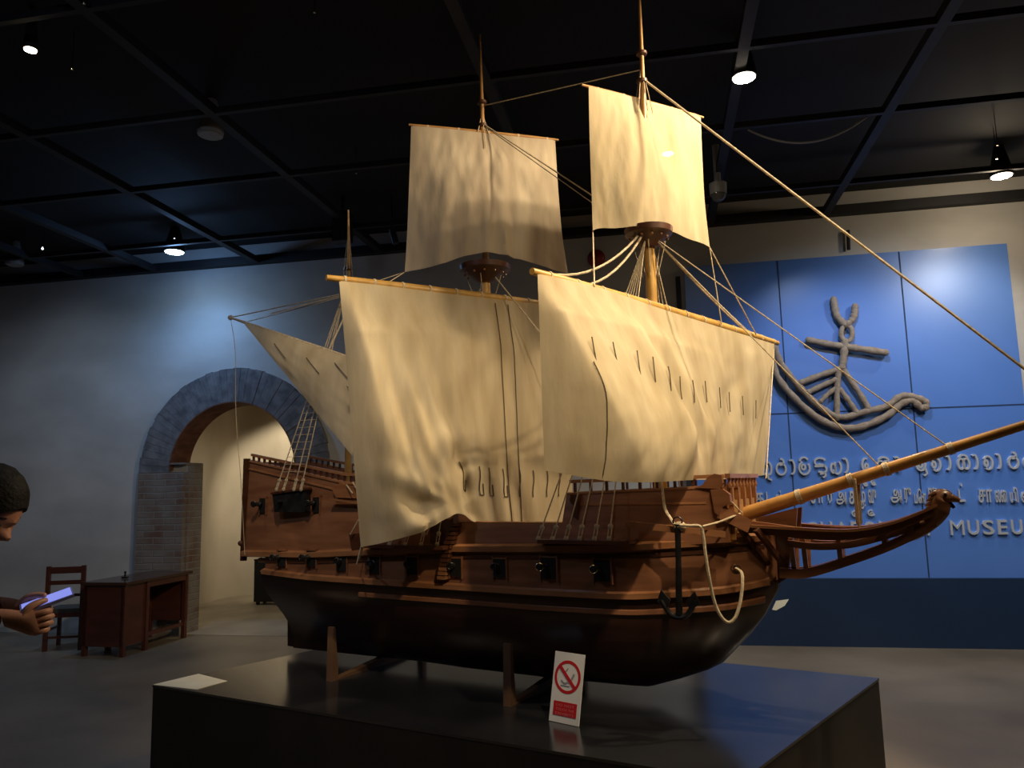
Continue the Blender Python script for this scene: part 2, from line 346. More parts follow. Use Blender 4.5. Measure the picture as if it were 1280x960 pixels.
# small subscripts under the row, as in the photograph
for a,c,y in ((1078,1086,608),(1088,1096,607),(1064,1076,646),(1084,1096,645)): glyph('letter',G['ke'],a,c,y-8,y,.007)
def text_piece(txt,px0,px1,py0,py1,name='letter'):
    cu=bpy.data.curves.new('t','FONT'); cu.body=txt; cu.size=1; cu.extrude=.09; cu.offset=0 if txt=='M' else .012; cu.resolution_u=3
    to=bpy.data.objects.new('t',cu); COL.objects.link(to); dg=bpy.context.evaluated_depsgraph_get()
    me=bpy.data.meshes.new_from_object(to.evaluated_get(dg)); bpy.data.objects.remove(to); bpy.data.curves.remove(cu)
    if not me.vertices: return None
    xs=[v.co.x for v in me.vertices]; ys=[v.co.y for v in me.vertices]; x0,x1,y0,y1=min(xs),max(xs),min(ys),max(ys)
    return me,x0,x1,y0,y1
def wall_text(txt,px0,px1,py0,py1):
    r=text_piece(txt,0,0,0,0)
    if not r: return
    me,x0,x1,y0,y1=r; s0,z1=wsz(px0,py0,PO); s1,z0=wsz(px1,py1,PO)
    vs=[W(s0+(s1-s0)*(v.co.x-x0)/(x1-x0),z0+(z1-z0)*(v.co.y-y0)/(y1-y0),PO+.015+v.co.z*.16) for v in me.vertices]
    fs=[tuple(p.vertices) for p in me.polygons]; bpy.data.meshes.remove(me)
    return link('letter',vs,fs,m_chrome,sb)
def bold(o):
    return o
# Tamil row
for t,a,c,y0,y1 in (('க',944,955,616,632),('ட',957,966,615,630),('ல்',968,978,613,630),('சா',1012,1030,612,629),('ர்',1033,1042,611,629),('அ',1044,1058,615,631),('க',1060,1071,614,630),('ழ்',1073,1082,608,636),('வு',1084,1095,612,629),
                    ('அ',1112,1127,612,629),('ரு',1129,1139,610,629),('பொ',1141,1157,611,629),('ரு',1159,1172,610,629),('ட்',1196,1206,604,627),('சா',1221,1240,612,628),('லை',1242,1258,612,628),('யி',1260,1272,609,628),('ல்',1274,1290,609,628)):
    wall_text(t,a,c,y0,y1)
# English row
x=1184.; wd={'M':19.5,'I':7.5,'W':20,'E':14.5,'L':14,'T':15}
def eng(word,xend):
    tot=sum(wd.get(ch,16.5) for ch in word)+2.2*len(word); x=xend-tot
    for ch in word:
        w=wd.get(ch,16.5)
        yb=668.5-(x-1184)*.012
        if x>935: wall_text(ch,x,x+w-.5,yb-18,yb)
        x+=w+2.2
eng('MUSEUM',1184+6*16.5+6+2.2*6); eng('ARCHAEOLOGY',1170)
# emblem: clay rope figure on an outrigger boat
def ep(x,y,off=.16): return wpx(840+x/2.666,200+y/2.666,off)
em=empty('relief_emblem',ep(570,890),'brown clay rope figure with raised horns standing in a boat on blue board','wall relief')
def est(name,pts,r=.03,closed=False,k=5):
    P=[ep(*p) for p in pts]; P=smoothpath(P,k) if len(P)>2 and not closed else P
    r=r*1.17; rs=[r*(1+.12*math.sin(i*2.1)+random.uniform(-.05,.05)) for i in range(len(P))]
    bb=B(); bb.tube(P,rs if not closed else r,10,closed)
    if not closed: bb.ball(P[0],r,n=8,m=6); bb.ball(P[-1],r,n=8,m=6)
    return bb.build(name,m_clay,em,True)
est('horn',[(538,465),(542,490),(550,520),(578,552)]); est('horn',[(610,488),(608,512),(598,535),(578,552)])
est('head',[(582+19*math.cos(a*PI/8),578+27*math.sin(a*PI/8)) for a in range(16)],.022,True)
est('arms',[(455,600),(530,615),(610,627),(712,642)]); est('torso',[(576,605),(572,650),(566,695)],.032)
est('leg',[(566,695),(500,715),(428,742)],.026); est('leg',[(568,695),(620,770),(655,828)],.026)
est('leg',[(550,730),(500,752),(452,775)],.024); est('leg',[(555,700),(550,780),(550,860)],.026)
est('leg',[(552,755),(520,780),(495,805)],.022); est('leg',[(560,765),(590,805),(614,840)],.024)
est('boat_gunwale',[(342,620),(365,680),(430,762),(500,828),(565,857),(650,837),(715,820),(760,788),(800,788),(845,805),(845,825)],.028)
est('boat_keel',[(330,640),(350,720),(410,795),(490,862),(570,892),(640,886),(720,850),(760,815),(800,802),(830,825),(846,825)],.03)
for p in ((560,690),(560,880),(420,770)):
    q=ep(*p); bb=B(); bb.tube([q,q+WN*.06],.012,6); bb.build('mounting_pin',m_black,em)
# pale sheet painted as a sliver of light on the plinth behind the bow
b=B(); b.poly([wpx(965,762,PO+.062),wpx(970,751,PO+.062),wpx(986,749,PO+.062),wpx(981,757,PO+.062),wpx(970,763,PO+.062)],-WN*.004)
tag(b.build('light_sliver',m_lightpatch),'small pale sliver of light on the navy plinth just behind the bow','light patch')
# conduit + dark edge post + bell + wires on wall
b=B(); b.tube([wpx(1060,288,.04),wpx(1061,312,.04)],.02,8); tag(b.build('conduit',m_beam),'short dark vertical conduit on wall above the blue board','conduit')
b=B(); s_,z_=wsz(851,350,.05); b.bar(W(s_-.03,PZ0,.05),W(s_-.03,3.9,.05),.05,.05,WN); tag(b.build('edge_post',m_beam),'dark upright post along the left edge of the blue board','post')
b=B(); q=wpx(746,325,.0); b.lathe(q,-WN,[(0,.06),(.03,.06),(.04,.1),(.08,.1),(.11,.07),(.12,.02)],20); tag(b.build('fire_bell',m_bell,smooth=True),'red round fire bell on wall between the two topsails','bell')

# ================================================================== CEILING FIXTURES
def lampfix(px,py,m,r,label,z=BZ-.02,lit=True,group=None):
    p=atz(px,py,z); root=empty('ceiling_light' if lit else 'ceiling_speaker',p,label,'light' if lit else 'speaker',group)
    bb=B(); bb.lathe(p+V((0,0,.0)),(0,0,1),[(0,r*1.12),(.03,r*1.18),(.1,r),(HC-z-.0,r*.5)],20); bb.build('housing',m_fix if not lit else m_beam,root,True)
    bb=B(); bb.lathe(p-V((0,0,.006)),(0,0,1),[(0,r*.5),(.0005,r),(.005,r)],20); bb.build('lens' if lit else 'grille',m,root)
    return p
pa=lampfix(930,97,m_lampw,.075,'bright warm round lamp on dark ceiling right of the fore topsail')
pb=lampfix(1252,220,m_lampw,.085,'bright warm round lamp at far right over the blue board')
pc=lampfix(218,315,m_lampc,.1,'cool white round lamp near left wall above arch')
pd=lampfix(38,62,m_lamps,.035,'small warm lamp at upper left of dark ceiling')
pe=lampfix(835,192,m_lampw,.05,'small warm lamp glowing through the fore topsail')
lampfix(263,169,m_fix,.085,'pale grey ceiling disc near the middle of left ceiling',lit=False)
lampfix(18,331,m_fix,.085,'pale grey ceiling disc at far left above wall',lit=False)
b=B(); q=atz(428,303,4.22); b.box(q+V((0,0,.16)),WE*.085,WN*.07,V((0,0,.16))); b.tube([q+V((0,0,.32)),V((q.x,q.y,HC))],.02,8)
tag(b.build('hanging_speaker',m_black),'black box speaker hanging from ceiling beside mizzen mast tip','speaker')
q=atz(491,293,4.3); sp=empty('spotlight',q+V((0,0,.2)),'small black spotlight can hanging left of the main topsail','light')
b=B(); b.lathe(q+V((.03,.0,-.1)),V((-.25,0,1)),[(0,.035),(.16,.035),(.17,.02)],12); b.build('can',m_black,sp,True)
b=B(); b.tube([q+V((-.01,0,.06)),q+V((-.01,0,HC-4.3))],.01,6); b.build('stem',m_black,sp)
q=atz(898,243,4.25); sp=empty('camera_dome',q,'grey glass dome fixture hanging right of the fore topsail','camera')
b=B(); b.ball(q,.07,.07,.07); b.build('dome',mat('smoked_glass',(.1,.1,.1),rough=.1),sp,True); b=B(); b.lathe(q,(0,0,1),[(0,.075),(.1,.08),(.12,.03),(HC-4.25,.03)],16); b.build('mount',m_fix,sp,True)
b=B(); a=atz(935,162,BZ-.01); c=atz(1083,146,BZ-.01); b.tube(sag(a,c,.16,16),.008,6); tag(b.build('ceiling_cable',m_fix,smooth=True),'thin cable sagging between ceiling beams right of the bright lamp','cable')
for (x_,y_) in ((53,312),(90,87),(445,217),(105,5),(393,16),(218,298),(1247,182),(1246,199)):
    q=atz(x_,y_,BZ-.01); b=B(); b.lathe(q,(0,0,1),[(0,.008),(.012,.012),(.03,.004)],8)
    tag(b.build('sprinkler_head',m_silver if y_!=312 else m_led,smooth=True),{53:'tiny bright point on ceiling beam above left wall',90:'tiny bright point below right of small warm lamp',445:'tiny bright point left of main topsail',105:'tiny metal point at top left edge of ceiling',393:'tiny metal point at top edge left of main mast tip',218:'tiny metal point just above the cool white lamp',1247:'upper tiny metal point above the far right lamp',1246:'lower tiny metal point above the far right lamp'}[x_],'ceiling fitting')
    hd_=[o for o in COL.objects if o.name.startswith('sprinkler_head')][-1]
    b=B(); b.tube([q+V((0,0,.025)),V((q.x,q.y,HC))],.003,6); b.build('stem',m_black,hd_)

# ================================================================== PLATFORM
PH=.6
pc4=[atz(925,977,PH),atz(1099,847.5,PH),atz(500,789,PH),atz(190.5,856,PH)]
pl=empty('display_platform',V((sum(p.x for p in pc4)/4,sum(p.y for p in pc4)/4,0)),'glossy black painted display platform under the model ship','platform')
def quad(z0,z1,ins=0):
    c=sum(pc4,V((0,0,0)))/4; P=[]
    for p in pc4:
        d=(p-c); d.z=0; P.append(V((p.x,p.y,0))-d.normalized()*ins)
    return [q+V((0,0,z0)) for q in P]+[q+V((0,0,z1)) for q in P]
b=B(); b.box8(quad(.0,PH-.012,.004)); b.build('body',m_platside,pl)
b=B(); b.box8(quad(PH-.012,PH)); b.build('top_board',m_plat,pl)
b=B(); q=[atz(191.5,856.5,PH),atz(248,843,PH),atz(284,852,PH),atz(246,862.5,PH)]; b.poly([p+V((0,0,.001)) for p in q],V((0,0,.003)))  # thin sheet coloured as a pool of light on the corner
tag(b.build('light_patch',m_lightpatch),'cream patch of light on left corner of black platform, made as a sheet','card')
# sign
sa=atz(686,901,PH); sc_=atz(723,909,PH); sr=(sc_-sa); sr.z=0; wS=sr.length; sr.normalize(); sn=V((sr.y,-sr.x,0))  # towards camera
lean=math.radians(7); su_=(V((0,0,1))*math.cos(lean)-sn*math.sin(lean)).normalized(); sn2=sr.cross(su_).normalized()
sg=empty('prohibition_sign',(sa+sc_)/2,'white sign with red no touching circle propped on the black platform','sign')
tilt=sr*.022  # the card leans a little sideways
HS=.30
def sp2(x,y,o=0.): return sa+sr*(x*wS)+tilt*y*1.0+su_*(y*HS)+sn2*o+V((0,0,.002))
if sn2.y>0: sn2=-sn2
b=B(); b.poly([sp2(0,0),sp2(1,0),sp2(1,1),sp2(0,1)],-sn2*.006); b.build('board',m_white,sg)
def ringm(cx,cy,r0,r1,m,name,o=.0015):
    n=36; asp=wS/HS; bb=B(); vs=[];fs=[]
    for i in range(n):
        a=2*PI*i/n
        for r in (r0,r1): vs.append(sp2(cx+r*math.cos(a),cy+r*math.sin(a)*asp,o))
    for i in range(n): j=(i+1)%n; fs.append((2*i,2*i+1,2*j+1,2*j))
    bb.add(vs,fs); return bb.build(name,m,sg)
AS=wS/HS
ringm(.5,.655,.36,.44,m_red,'red_circle')
def stripe(a,c,w,m,name,o=.002):
    ax,ay=a;cx,cy=c; dx,dy=(cx-ax),(cy-ay)/AS; L=math.hypot(dx,dy); nx,ny=-dy/L*w,dx/L*w*AS
    bb=B(); bb.poly([sp2(ax+nx,ay+ny,o),sp2(cx+nx,cy+ny,o),sp2(cx-nx,cy-ny,o),sp2(ax-nx,ay-ny,o)],sn2*.0006); return bb.build(name,m,sg)
stripe((.24,.79),(.76,.52),.045,m_red,'red_slash',.0025)
stripe((.42,.72),(.5,.78),.015,m_grey,'hand_symbol'); stripe((.62,.6),(.72,.71),.03,m_grey,'hand_symbol'); 
stripe((.3,.60),(.42,.56),.02,m_grey,'hand_symbol'); stripe((.42,.56),(.62,.6),.02,m_grey,'hand_symbol'); stripe((.3,.53),(.6,.53),.012,m_grey,'hand_symbol')
b=B(); b.poly([sp2(.12,.1,.0015),sp2(.9,.1,.0015),sp2(.9,.3,.0015),sp2(.12,.3,.0015)],sn2*.0006); b.build('red_band',m_red,sg)
m_pink=mat('band_text',(.8,.35,.35),rough=.5)
for y_,t in ((.25,'DO NOT'),(.19,'TOUCH THE'),(.13,'EXHIBITS')):
    r=text_piece(t,0,0,0,0); me,x0,x1,y0,y1=r
    vs=[sp2(.2+.62*(v.co.x-x0)/(x1-x0),y_-.018+.036*(v.co.y-y0)/(y1-y0),.0025) for v in me.vertices]; fs=[tuple(p.vertices) for p in me.polygons]
    link('band_text',vs,fs,m_pink,sg)

# ================================================================== SHIP
ship=empty('model_ship',S(1.5,0,.605),'large wooden galleon model with cream canvas sails on black platform','model ship','')
WM=[(-.2,.30),(.05,.315),(.5,.37),(1.0,.41),(1.5,.43),(2.0,.425),(2.35,.395),(2.6,.345),(2.8,.275),(2.92,.205),(3.02,.12),(3.09,.02)]
WT=[(-.2,.27),(.3,.29),(.9,.33),(1.5,.365),(2.1,.36),(2.5,.335),(2.94,.275),(3.1,.26)]
ZW=[(-.2,1.17),(.5,1.15),(1.5,1.15),(2.5,1.14),(2.9,1.165),(3.1,1.2)]
ZU=[(-.2,1.27),(.5,1.285),(1.0,1.315),(1.5,1.345),(2.5,1.365),(3.1,1.40)]
ZK=[(0,.645),(2.45,.66),(2.6,.71),(2.79,.784),(2.95,.95),(3.05,1.08),(3.1,1.19)]
PP=[(0,2.6),(.2,1.9),(.5,1.2),(.9,.75),(1.4,.5),(2.0,.45),(2.4,.5),(2.7,.6),(2.95,.75),(3.1,.9)]
ZT=[(-.145,1.85),(.3,1.765),(.72,1.69),(.87,1.68),(.871,1.60),(1.33,1.59),(1.345,1.47),(2.17,1.462),(2.185,1.605),(2.94,1.625)]
def lowring(t,n=12):
    zk=lerp(ZK,t); zw=lerp(ZW,t); zw=max(zw,zk+.01); w=lerp(WM,t); p=lerp(PP,t); P=[]
    for i in range(n+1):
        s=(i/n)**1.5; z=zk+(zw-zk)*s; h=.02+(w-.02)*math.sin(s*PI/2)**p if s>0 else .02
        P.append((h,z))
    return [S(t,h,z) for h,z in reversed(P)]+[S(t,-h,z) for h,z in P]
ts=[0.01+(3.085-.01)*i/44 for i in range(45)]
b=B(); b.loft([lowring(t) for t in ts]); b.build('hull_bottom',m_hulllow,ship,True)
def bw(t,z):  # half-breadth of the topsides at height z
    zu=lerp(ZU,t); zt=1.75 if t<.9 else 1.62
    if z<=zu: return lerp(WM,t)
    k=min(1,(z-zu)/(zt-zu)); return lerp(WM,t)*(1-k)+lerp(WT,t)*k
b=B(); rings=[]
for i in range(50):
    t=.065+(3.088-.065)*i/49; w=lerp(WM,t); rings.append([S(t,w,lerp(ZU,t)),S(t,w,lerp(ZW,t)),S(t,-w,lerp(ZW,t)),S(t,-w,lerp(ZU,t))])
b.loft(rings); b.build('gun_deck_side',m_hull,ship,True)
# upper works as thick walls
tt=sorted(set([-.145+(2.94+.145)*i/60 for i in range(61)]+[.87,.871,1.33,1.345,2.17,2.185]))
for sgn in (-1,1):
    b=B(); rings=[]
    for t in tt:
        zu=lerp(ZU,t)-.01; zt=lerp(ZT,t); w0=lerp(WM,t) if t<2.6 else max(lerp(WM,t),lerp(WM,2.6)*(1-(t-2.6)/.34)+.27*((t-2.6)/.34)); wt=bw(t,zt) if t<2.6 else w0*(.0)+lerp(WT,t)
        rings.append([S(t,sgn*w0,zu),S(t,sgn*wt,zt),S(t,sgn*(wt-.03),zt),S(t,sgn*(w0-.03),zu)])
    b.loft(rings); b.build('bulwark',m_hull,ship,True)
def topw(t,z):
    zu=lerp(ZU,t); zt=lerp(ZT,t); w0=lerp(WM,t) if t<2.6 else max(lerp(WM,t),lerp(WM,2.6)*(1-(t-2.6)/.34)+.27*((t-2.6)/.34)); wt=bw(t,zt) if t<2.6 else lerp(WT,t)
    k=max(0,min(1,(z-zu)/(zt-zu))); return w0*(1-k)+wt*k
# transom and counter
b=B(); P=[S(-.145,-.30,1.262),S(-.145,.30,1.262),S(-.145,.265,1.85),S(-.145,-.265,1.85)]; b.poly(P,-SU*.02); b.build('transom',m_dark,ship)
b=B(); b.box8([S(-.165,-.30,1.25),S(.1,-.315,1.25),S(.1,.315,1.25),S(-.165,.30,1.25),S(-.165,-.30,1.275),S(.1,-.315,1.275),S(.1,.315,1.275),S(-.165,.30,1.275)]); b.build('counter',m_dark,ship)
b=B(); b.bar(S(-.158,-.295,1.22),S(-.158,-.285,1.87),.03,.03,SU); b.ball(S(-.17,-.31,1.33),.018); b.build('quarter_post',m_dark,ship)
b=B(); b.bar(S(-.158,.295,1.22),S(-.158,.285,1.87),.03,.03,SU); b.build('quarter_post',m_dark,ship)
b=B(); b.poly([S(-.05,-.012,.65),S(.01,-.012,.65),S(.02,-.012,1.16),S(-.06,-.012,1.14),],SV*.024); b.build('rudder',m_hulllow,ship)
# decks
def deck(t0,t1,z0,z1,name='deck'):
    bb=B(); r=[]
    for i in range(9):
        t=t0+(t1-t0)*i/8; z=z0+(z1-z0)*i/8; w=topw(min(t,2.94),z)-.02; r.append([S(t,w,z),S(t,-w,z),S(t,-w,z-.02),S(t,w,z-.02)])
    bb.loft(r); bb.build(name,m_deck,ship)
deck(-.14,.87,1.74,1.62); deck(.87,1.34,1.53,1.53); deck(1.34,2.18,1.37,1.37); deck(2.18,2.93,1.53,1.55)
b=B(); r=[]
for i in range(10):
    t=2.92+(3.085-2.92)*i/9; w=max(.012,lerp(WM,t)-.005); z=lerp(ZU,t); r.append([S(t,w,z),S(t,-w,z),S(t,-w,z-.02),S(t,w,z-.02)])
b.loft(r); b.build('deck',m_dark,ship)
def bulk(t,w,z0,z1,name,m):
    bb=B(); bb.poly([S(t,-w,z0),S(t,w,z0),S(t,w*.97,z1),S(t,-w*.97,z1)],SU*.02); return bb.build(name,m,ship)
bulk(.87,.32,1.5,1.68,'bulkhead',m_trim); bulk(1.33,.36,1.36,1.59,'bulkhead',m_trim); bulk(2.19,.36,1.36,1.6,'bulkhead',m_trim)
bk=bulk(2.92,.262,1.38,1.625,'forward_bulkhead',m_cab)
for i,v_ in enumerate((-.17,-.06,.06,.17)):
    b=B(); b.box(S(2.945,v_,1.49),SV*.04,SU*.006,V((0,0,.075))); b.build('door_panel',m_deck,bk)
for v_ in (-.225,-.115,0,.115,.225):
    b=B(); b.bar(S(2.95,v_,1.39),S(2.95,v_,1.625),.018,.018,SU); b.build('pilaster',m_cab,bk)
b=B(); b.bar(S(2.95,-.275,1.675),S(2.95,.275,1.675),.025,.02); b.build('bulkhead_rail',m_trim,ship)
for i in range(9):
    v_=-.25+.5*i/8; b=B(); b.lathe(S(2.95,v_,1.62),(0,0,1),[(0,.008),(.015,.012),(.03,.007),(.05,.009)],8); b.build('baluster',m_trim,ship,True)
# mouldings
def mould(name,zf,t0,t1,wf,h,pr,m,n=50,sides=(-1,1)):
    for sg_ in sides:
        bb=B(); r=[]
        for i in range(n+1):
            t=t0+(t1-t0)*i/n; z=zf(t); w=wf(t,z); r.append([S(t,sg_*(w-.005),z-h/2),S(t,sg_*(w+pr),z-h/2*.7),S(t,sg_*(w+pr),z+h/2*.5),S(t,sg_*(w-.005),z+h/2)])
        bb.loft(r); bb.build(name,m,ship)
mould('upper_wale',lambda t:lerp(ZU,t)-.005,-.15,3.05,lambda t,z:lerp(WM,t),.045,.022,m_trim)
mould('wale_shade',lambda t:lerp(ZU,t)-.045,-.0,3.05,lambda t,z:lerp(WM,t),.03,.006,m_dark)  # dark strip painting the shade below the upper wale
mould('lower_wale',lambda t:lerp(ZW,t),.05,3.06,lambda t,z:lerp(WM,t),.04,.022,m_trim)
mould('bow_wale',lambda t:lerp(ZW,t)-.075,.9,3.04,lambda t,z:lerp(WM,t)*.985,.03,.01,m_hull)
mould('waist_rail',lambda t:1.472-.006*(t-1.35),1.345,2.18,lambda t,z:topw(t,z)-.018,.016,.012,m_trim)
mould('forecastle_edge',lambda t:lerp(ZT,t)+.004,2.185,2.93,lambda t,z:topw(t,z)-.015,.016,.02,m_trim)
mould('poop_edge',lambda t:lerp(ZT,t)+.005,-.15,.86,lambda t,z:topw(t,z)-.015,.018,.022,m_trim)
mould('poop_moulding',lambda t:lerp(ZT,t)-.045,-.15,.8,lambda t,z:topw(t,z),.014,.008,m_trim)
mould('side_strake',lambda t:1.555,2.25,2.85,lambda t,z:topw(t,z),.012,.004,m_trim)
# poop rails (both sides) and forecastle rails
def openrail(t0,t1,off0,off1,nb,side,name):
    P=[S(t0+(t1-t0)*i/12, side*(topw(t0+(t1-t0)*i/12,9)-.015), lerp(ZT,t0+(t1-t0)*i/12)+off0+(off1-off0)*i/12) for i in range(13)]
    bb=B(); 
    bb.loft([[p+SV*.012+V((0,0,.008)),p-SV*.012+V((0,0,.008)),p-SV*.012-V((0,0,.008)),p+SV*.012-V((0,0,.008))] for p in P]); rl=bb.build(name,m_trim,ship)
    for i in range(nb):
        t=t0+(t1-t0)*(i+.3)/nb; f=(i+.3)/nb; zt=lerp(ZT,t); bb=B(); bb.bar(S(t,side*(topw(t,9)-.015),zt-.005),S(t,side*(topw(t,9)-.015),zt+off0+(off1-off0)*f),.012,.012,SU); bb.build('baluster',m_dark,rl)
for sd in (-1,1):
    openrail(-.14,.8,.045,.055,18,sd,'poop_rail'); openrail(2.2,2.93,.062,.05,9,sd,'forecastle_rail')
# scroll end of the forecastle rail
b=B(); P=[(868,610),(878,606),(884,597),(893,592),(902,594),(903,604),(900,611)]; b.poly([shp(x_,y_,-.30) for x_,y_ in P],SV*.03); b.build('scroll',m_hull,ship)
b=B(); P=[(888,612),(903,611),(912,618),(913,628),(903,634),(902,648),(893,640)]; b.poly([shp(x_,y_,-.305) for x_,y_ in P],SV*.03); b.build('scroll',m_hull,ship)
b=B(); P=[shp(713,618,-.385),shp(712,626,-.385),shp(718,634,-.385),shp(716,645,-.385),shp(722,650,-.385),shp(724,618,-.385)]; b.poly(P,SV*.03); b.build('scroll',m_dark,ship)
# gun ports and cannon
lowports=[(354,698,1),(391,698,1),(429,703,0),(470,706,0),(517,707,0),(571,709,0),(626,710,0),(687,710,2),(754,713,2)]
upports=[(330,632,1),(397,631,1)]
def portgun(px,py,w,h,v,style,gun=True):
    t,z=shl(px,py,-v); wd=lerp(WM,t) if z<lerp(ZU,t) else topw(t,z)
    for _ in range(3):
        t,z=shl(px,py,-wd); wd=lerp(WM,t) if z<lerp(ZU,t) else topw(t,z)
    bb=B(); bb.box(S(t,-wd-.001,z),SU*w/2,SV*.012,V((0,0,h/2))); pt=bb.build('gun_port',m_port,ship)
    fr=B(); 
    for a in (-1,1):
        fr.box(S(t+a*(w/2+.003),-wd-.001,z),SU*.003,SV*.014,V((0,0,h/2+.012)))
    fr.box(S(t,-wd-.001,z+h/2+.003),SU*(w/2+.006),SV*.014,V((0,0,.003))); fr.build('port_frame',m_hull,pt)
    if gun:
        r=.013; a=S(t-.012,-wd+.0,z+.008); d=(-SV+SU*-.12+V((0,0,.05))).normalized(); L=.075 if style else .04
        bb=B(); bb.lathe(a,d,[(-.02,r*1.15),(L*.3,r*1.1),(L*.35,r*1.3),(L*.42,r*1.0),(L*.85,r*.85),(L*.9,r*1.25),(L,r*1.2),(L+.002,r*.5)],14)
        c=bb.build('cannon',m_black,ship,True)
        bb=B(); bb.tube([a+d*(L*.9)+d.cross(V((0,0,1)))*0+V((r*1.32*math.cos(k_*PI/6),0,r*1.32*math.sin(k_*PI/6))) for k_ in range(12)],.003,6,True); bb.build('muzzle_ring',m_silver if style==2 else m_black,c,True)
for px_,py_,st_ in lowports: portgun(px_,py_,.072 if st_!=2 else .085,.09 if st_!=2 else .1,.42,st_)
for px_,py_,st_ in upports: portgun(px_,py_,.055,.09,.3,st_)
# step ladder on the side + column with knob
for i in range(13):
    f=i/12; t,z=shl(564-11*f,656+66*f,-.46); w=lerp(WM,t) if z<lerp(ZU,t) else topw(t,min(z,1.47)); b=B(); b.box(S(t,-w-.018,z),SU*.024,SV*.026,V((0,0,.0085))); b.build('boarding_step',m_trim if i>9 else m_dark,ship)
b=B(); P=[(537,650),(545,642),(556,640),(566,643),(567,655),(562,665),(556,680),(538,680)]; b.poly([shp(x_,y_,-.44) for x_,y_ in P],SV*.05); b.build('gangway_post',m_dark,ship)
b=B(); b.ball(shp(561,646,-.455),.02); b.build('gangway_knob',m_trim,ship,True)
# channels with deadeyes, shrouds
rope_n=[0]
def rope(pts,r=.004,name='rope',m=None,parent=None,n=6):
    bb=B(); bb.tube(pts,r,n); return bb.build(name,m or m_rope,parent or ship,True)
def channel(px0,px1,py,vout,thick=.018,m=m_trim):
    t0,z=shl(px0,py,-vout); t1,z1=shl(px1,py,-vout); z=(z+z1)/2
    bb=B(); r=[]
    for t in (t0,t0+.015,t1-.015,t1):
        e=.03 if t in (t0,t1) else 0; r.append([S(t,-lerp(WM,t)+.02,z-thick/2),S(t,-vout+e,z-thick/2),S(t,-vout+e,z+thick/2),S(t,-lerp(WM,t)+.02,z+thick/2)])
    bb.loft(r); return bb.build('channel',m,ship),z
ch_f,zf=channel(668,783,678,.50,m=m_dark); ch_m,zm=channel(448,556,684,.50,m=m_dark)
def deadeye(base,top,parent):
    base=V(base);top=V(top); d=(top-base).normalized(); x=SU
    for a in (-1,1): rope([base+x*.008*a,base+d*.055+x*.008*a],.0028,'lanyard',None,parent)
    for q,rr in ((base+d*.006,.012),(base+d*.062,.013)):
        bb=B(); bb.lathe(q-SV*.006,SV,[(0,rr*.7),(.003,rr),(.009,rr),(.012,rr*.7)],10); bb.build('deadeye',m_rope,parent,True)
FTOP=S(2.54,-.06,2.90); MTOP=S(1.52,-.06,2.80); ZTOP=S(.45,-.02,2.95)
for px_ in (672,690,707,724,743,761):
    p=shp(px_,675,-.48); deadeye(p,FTOP,ch_f); rope([p+(FTOP-p).normalized()*.06,FTOP],.0035,'shroud')
for px_ in (466,486,506,526,546):
    p=shp(px_,682,-.48); deadeye(p,MTOP,ch_m); rope([p+(MTOP-p).normalized()*.06,MTOP],.0035,'shroud')
for k_ in range(5):   # port side shrouds
    rope([S(2.3+.1*k_,.47,1.38),S(2.54,.06,2.90)],.0035,'shroud'); rope([S(1.25+.1*k_,.48,1.38),S(1.52,.06,2.80)],.0035,'shroud')
b=B()
for k_ in range(0): pass
# mizzen channel (black) and ratlined shrouds
b=B(); vv=-.37; q=[shp(340,616,vv),shp(380,612,vv),shp(382,640,vv),shp(343,640,vv)]
b.poly(q,SV*.05); mc=b.build('mizzen_channel',m_port if False else m_black,ship)
b=B(); q2=[shp(338,617,vv-.01),shp(381,611,vv-.01)]; b.bar(q2[0]+SV*.03,q2[1]+SV*.03,.06,.012); b.build('channel_top',m_dark,mc)
b=B(); q=shp(352,627,vv-.0); b.lathe(q,-SV,[(0,.012),(.02,.013),(.035,.011),(.04,.014),(.045,.013)],12); b.build('cannon',m_black,mc,True)
ZSH=S(.46,-.03,3.0); zb=[shp(x_,613,-.385) for x_ in (345,354,367,376)]
for p in zb: rope([p,p+(ZSH-p)*.985],.0035,'shroud'); deadeye(p,ZSH,mc)
for k_ in range(1,24):
    f=.05+k_*.034; a=zb[0].lerp(ZSH,f); c=zb[3].lerp(ZSH,f); 
    if k_%1==0: rope([a,c],.0018,'ratline')
# small boat-like bracket beside main sail (stern channel)
b=B(); P=[shp(415,612,-.36),shp(424,604,-.36),shp(452,612,-.36),shp(452,623,-.36),shp(420,622,-.36)]; b.poly(P,SV*.1); b.build('side_gallery',m_trim,ship)
b=B(); b.bar(shp(414,624,-.38),shp(450,629,-.38),.03,.01); b.build('gallery_ledge',m_trim,ship)
for a_,c_ in (((433,606),(441,617)),((441,603),(448,615))): rope([shp(*a_,-.37),shp(*c_,-.40)],.004,'gallery_rope')
b=B(); P=[shp(436,668,-.42),shp(452,666,-.42),shp(452,690,-.42),shp(440,690,-.42)]; b.poly(P,SV*.06); b.build('side_block',m_dark,ship)
rope([shp(448,650,-.44),shp(438,668,-.44)],.004); rope([shp(452,680,-.46),shp(446,705,-.46)],.004)
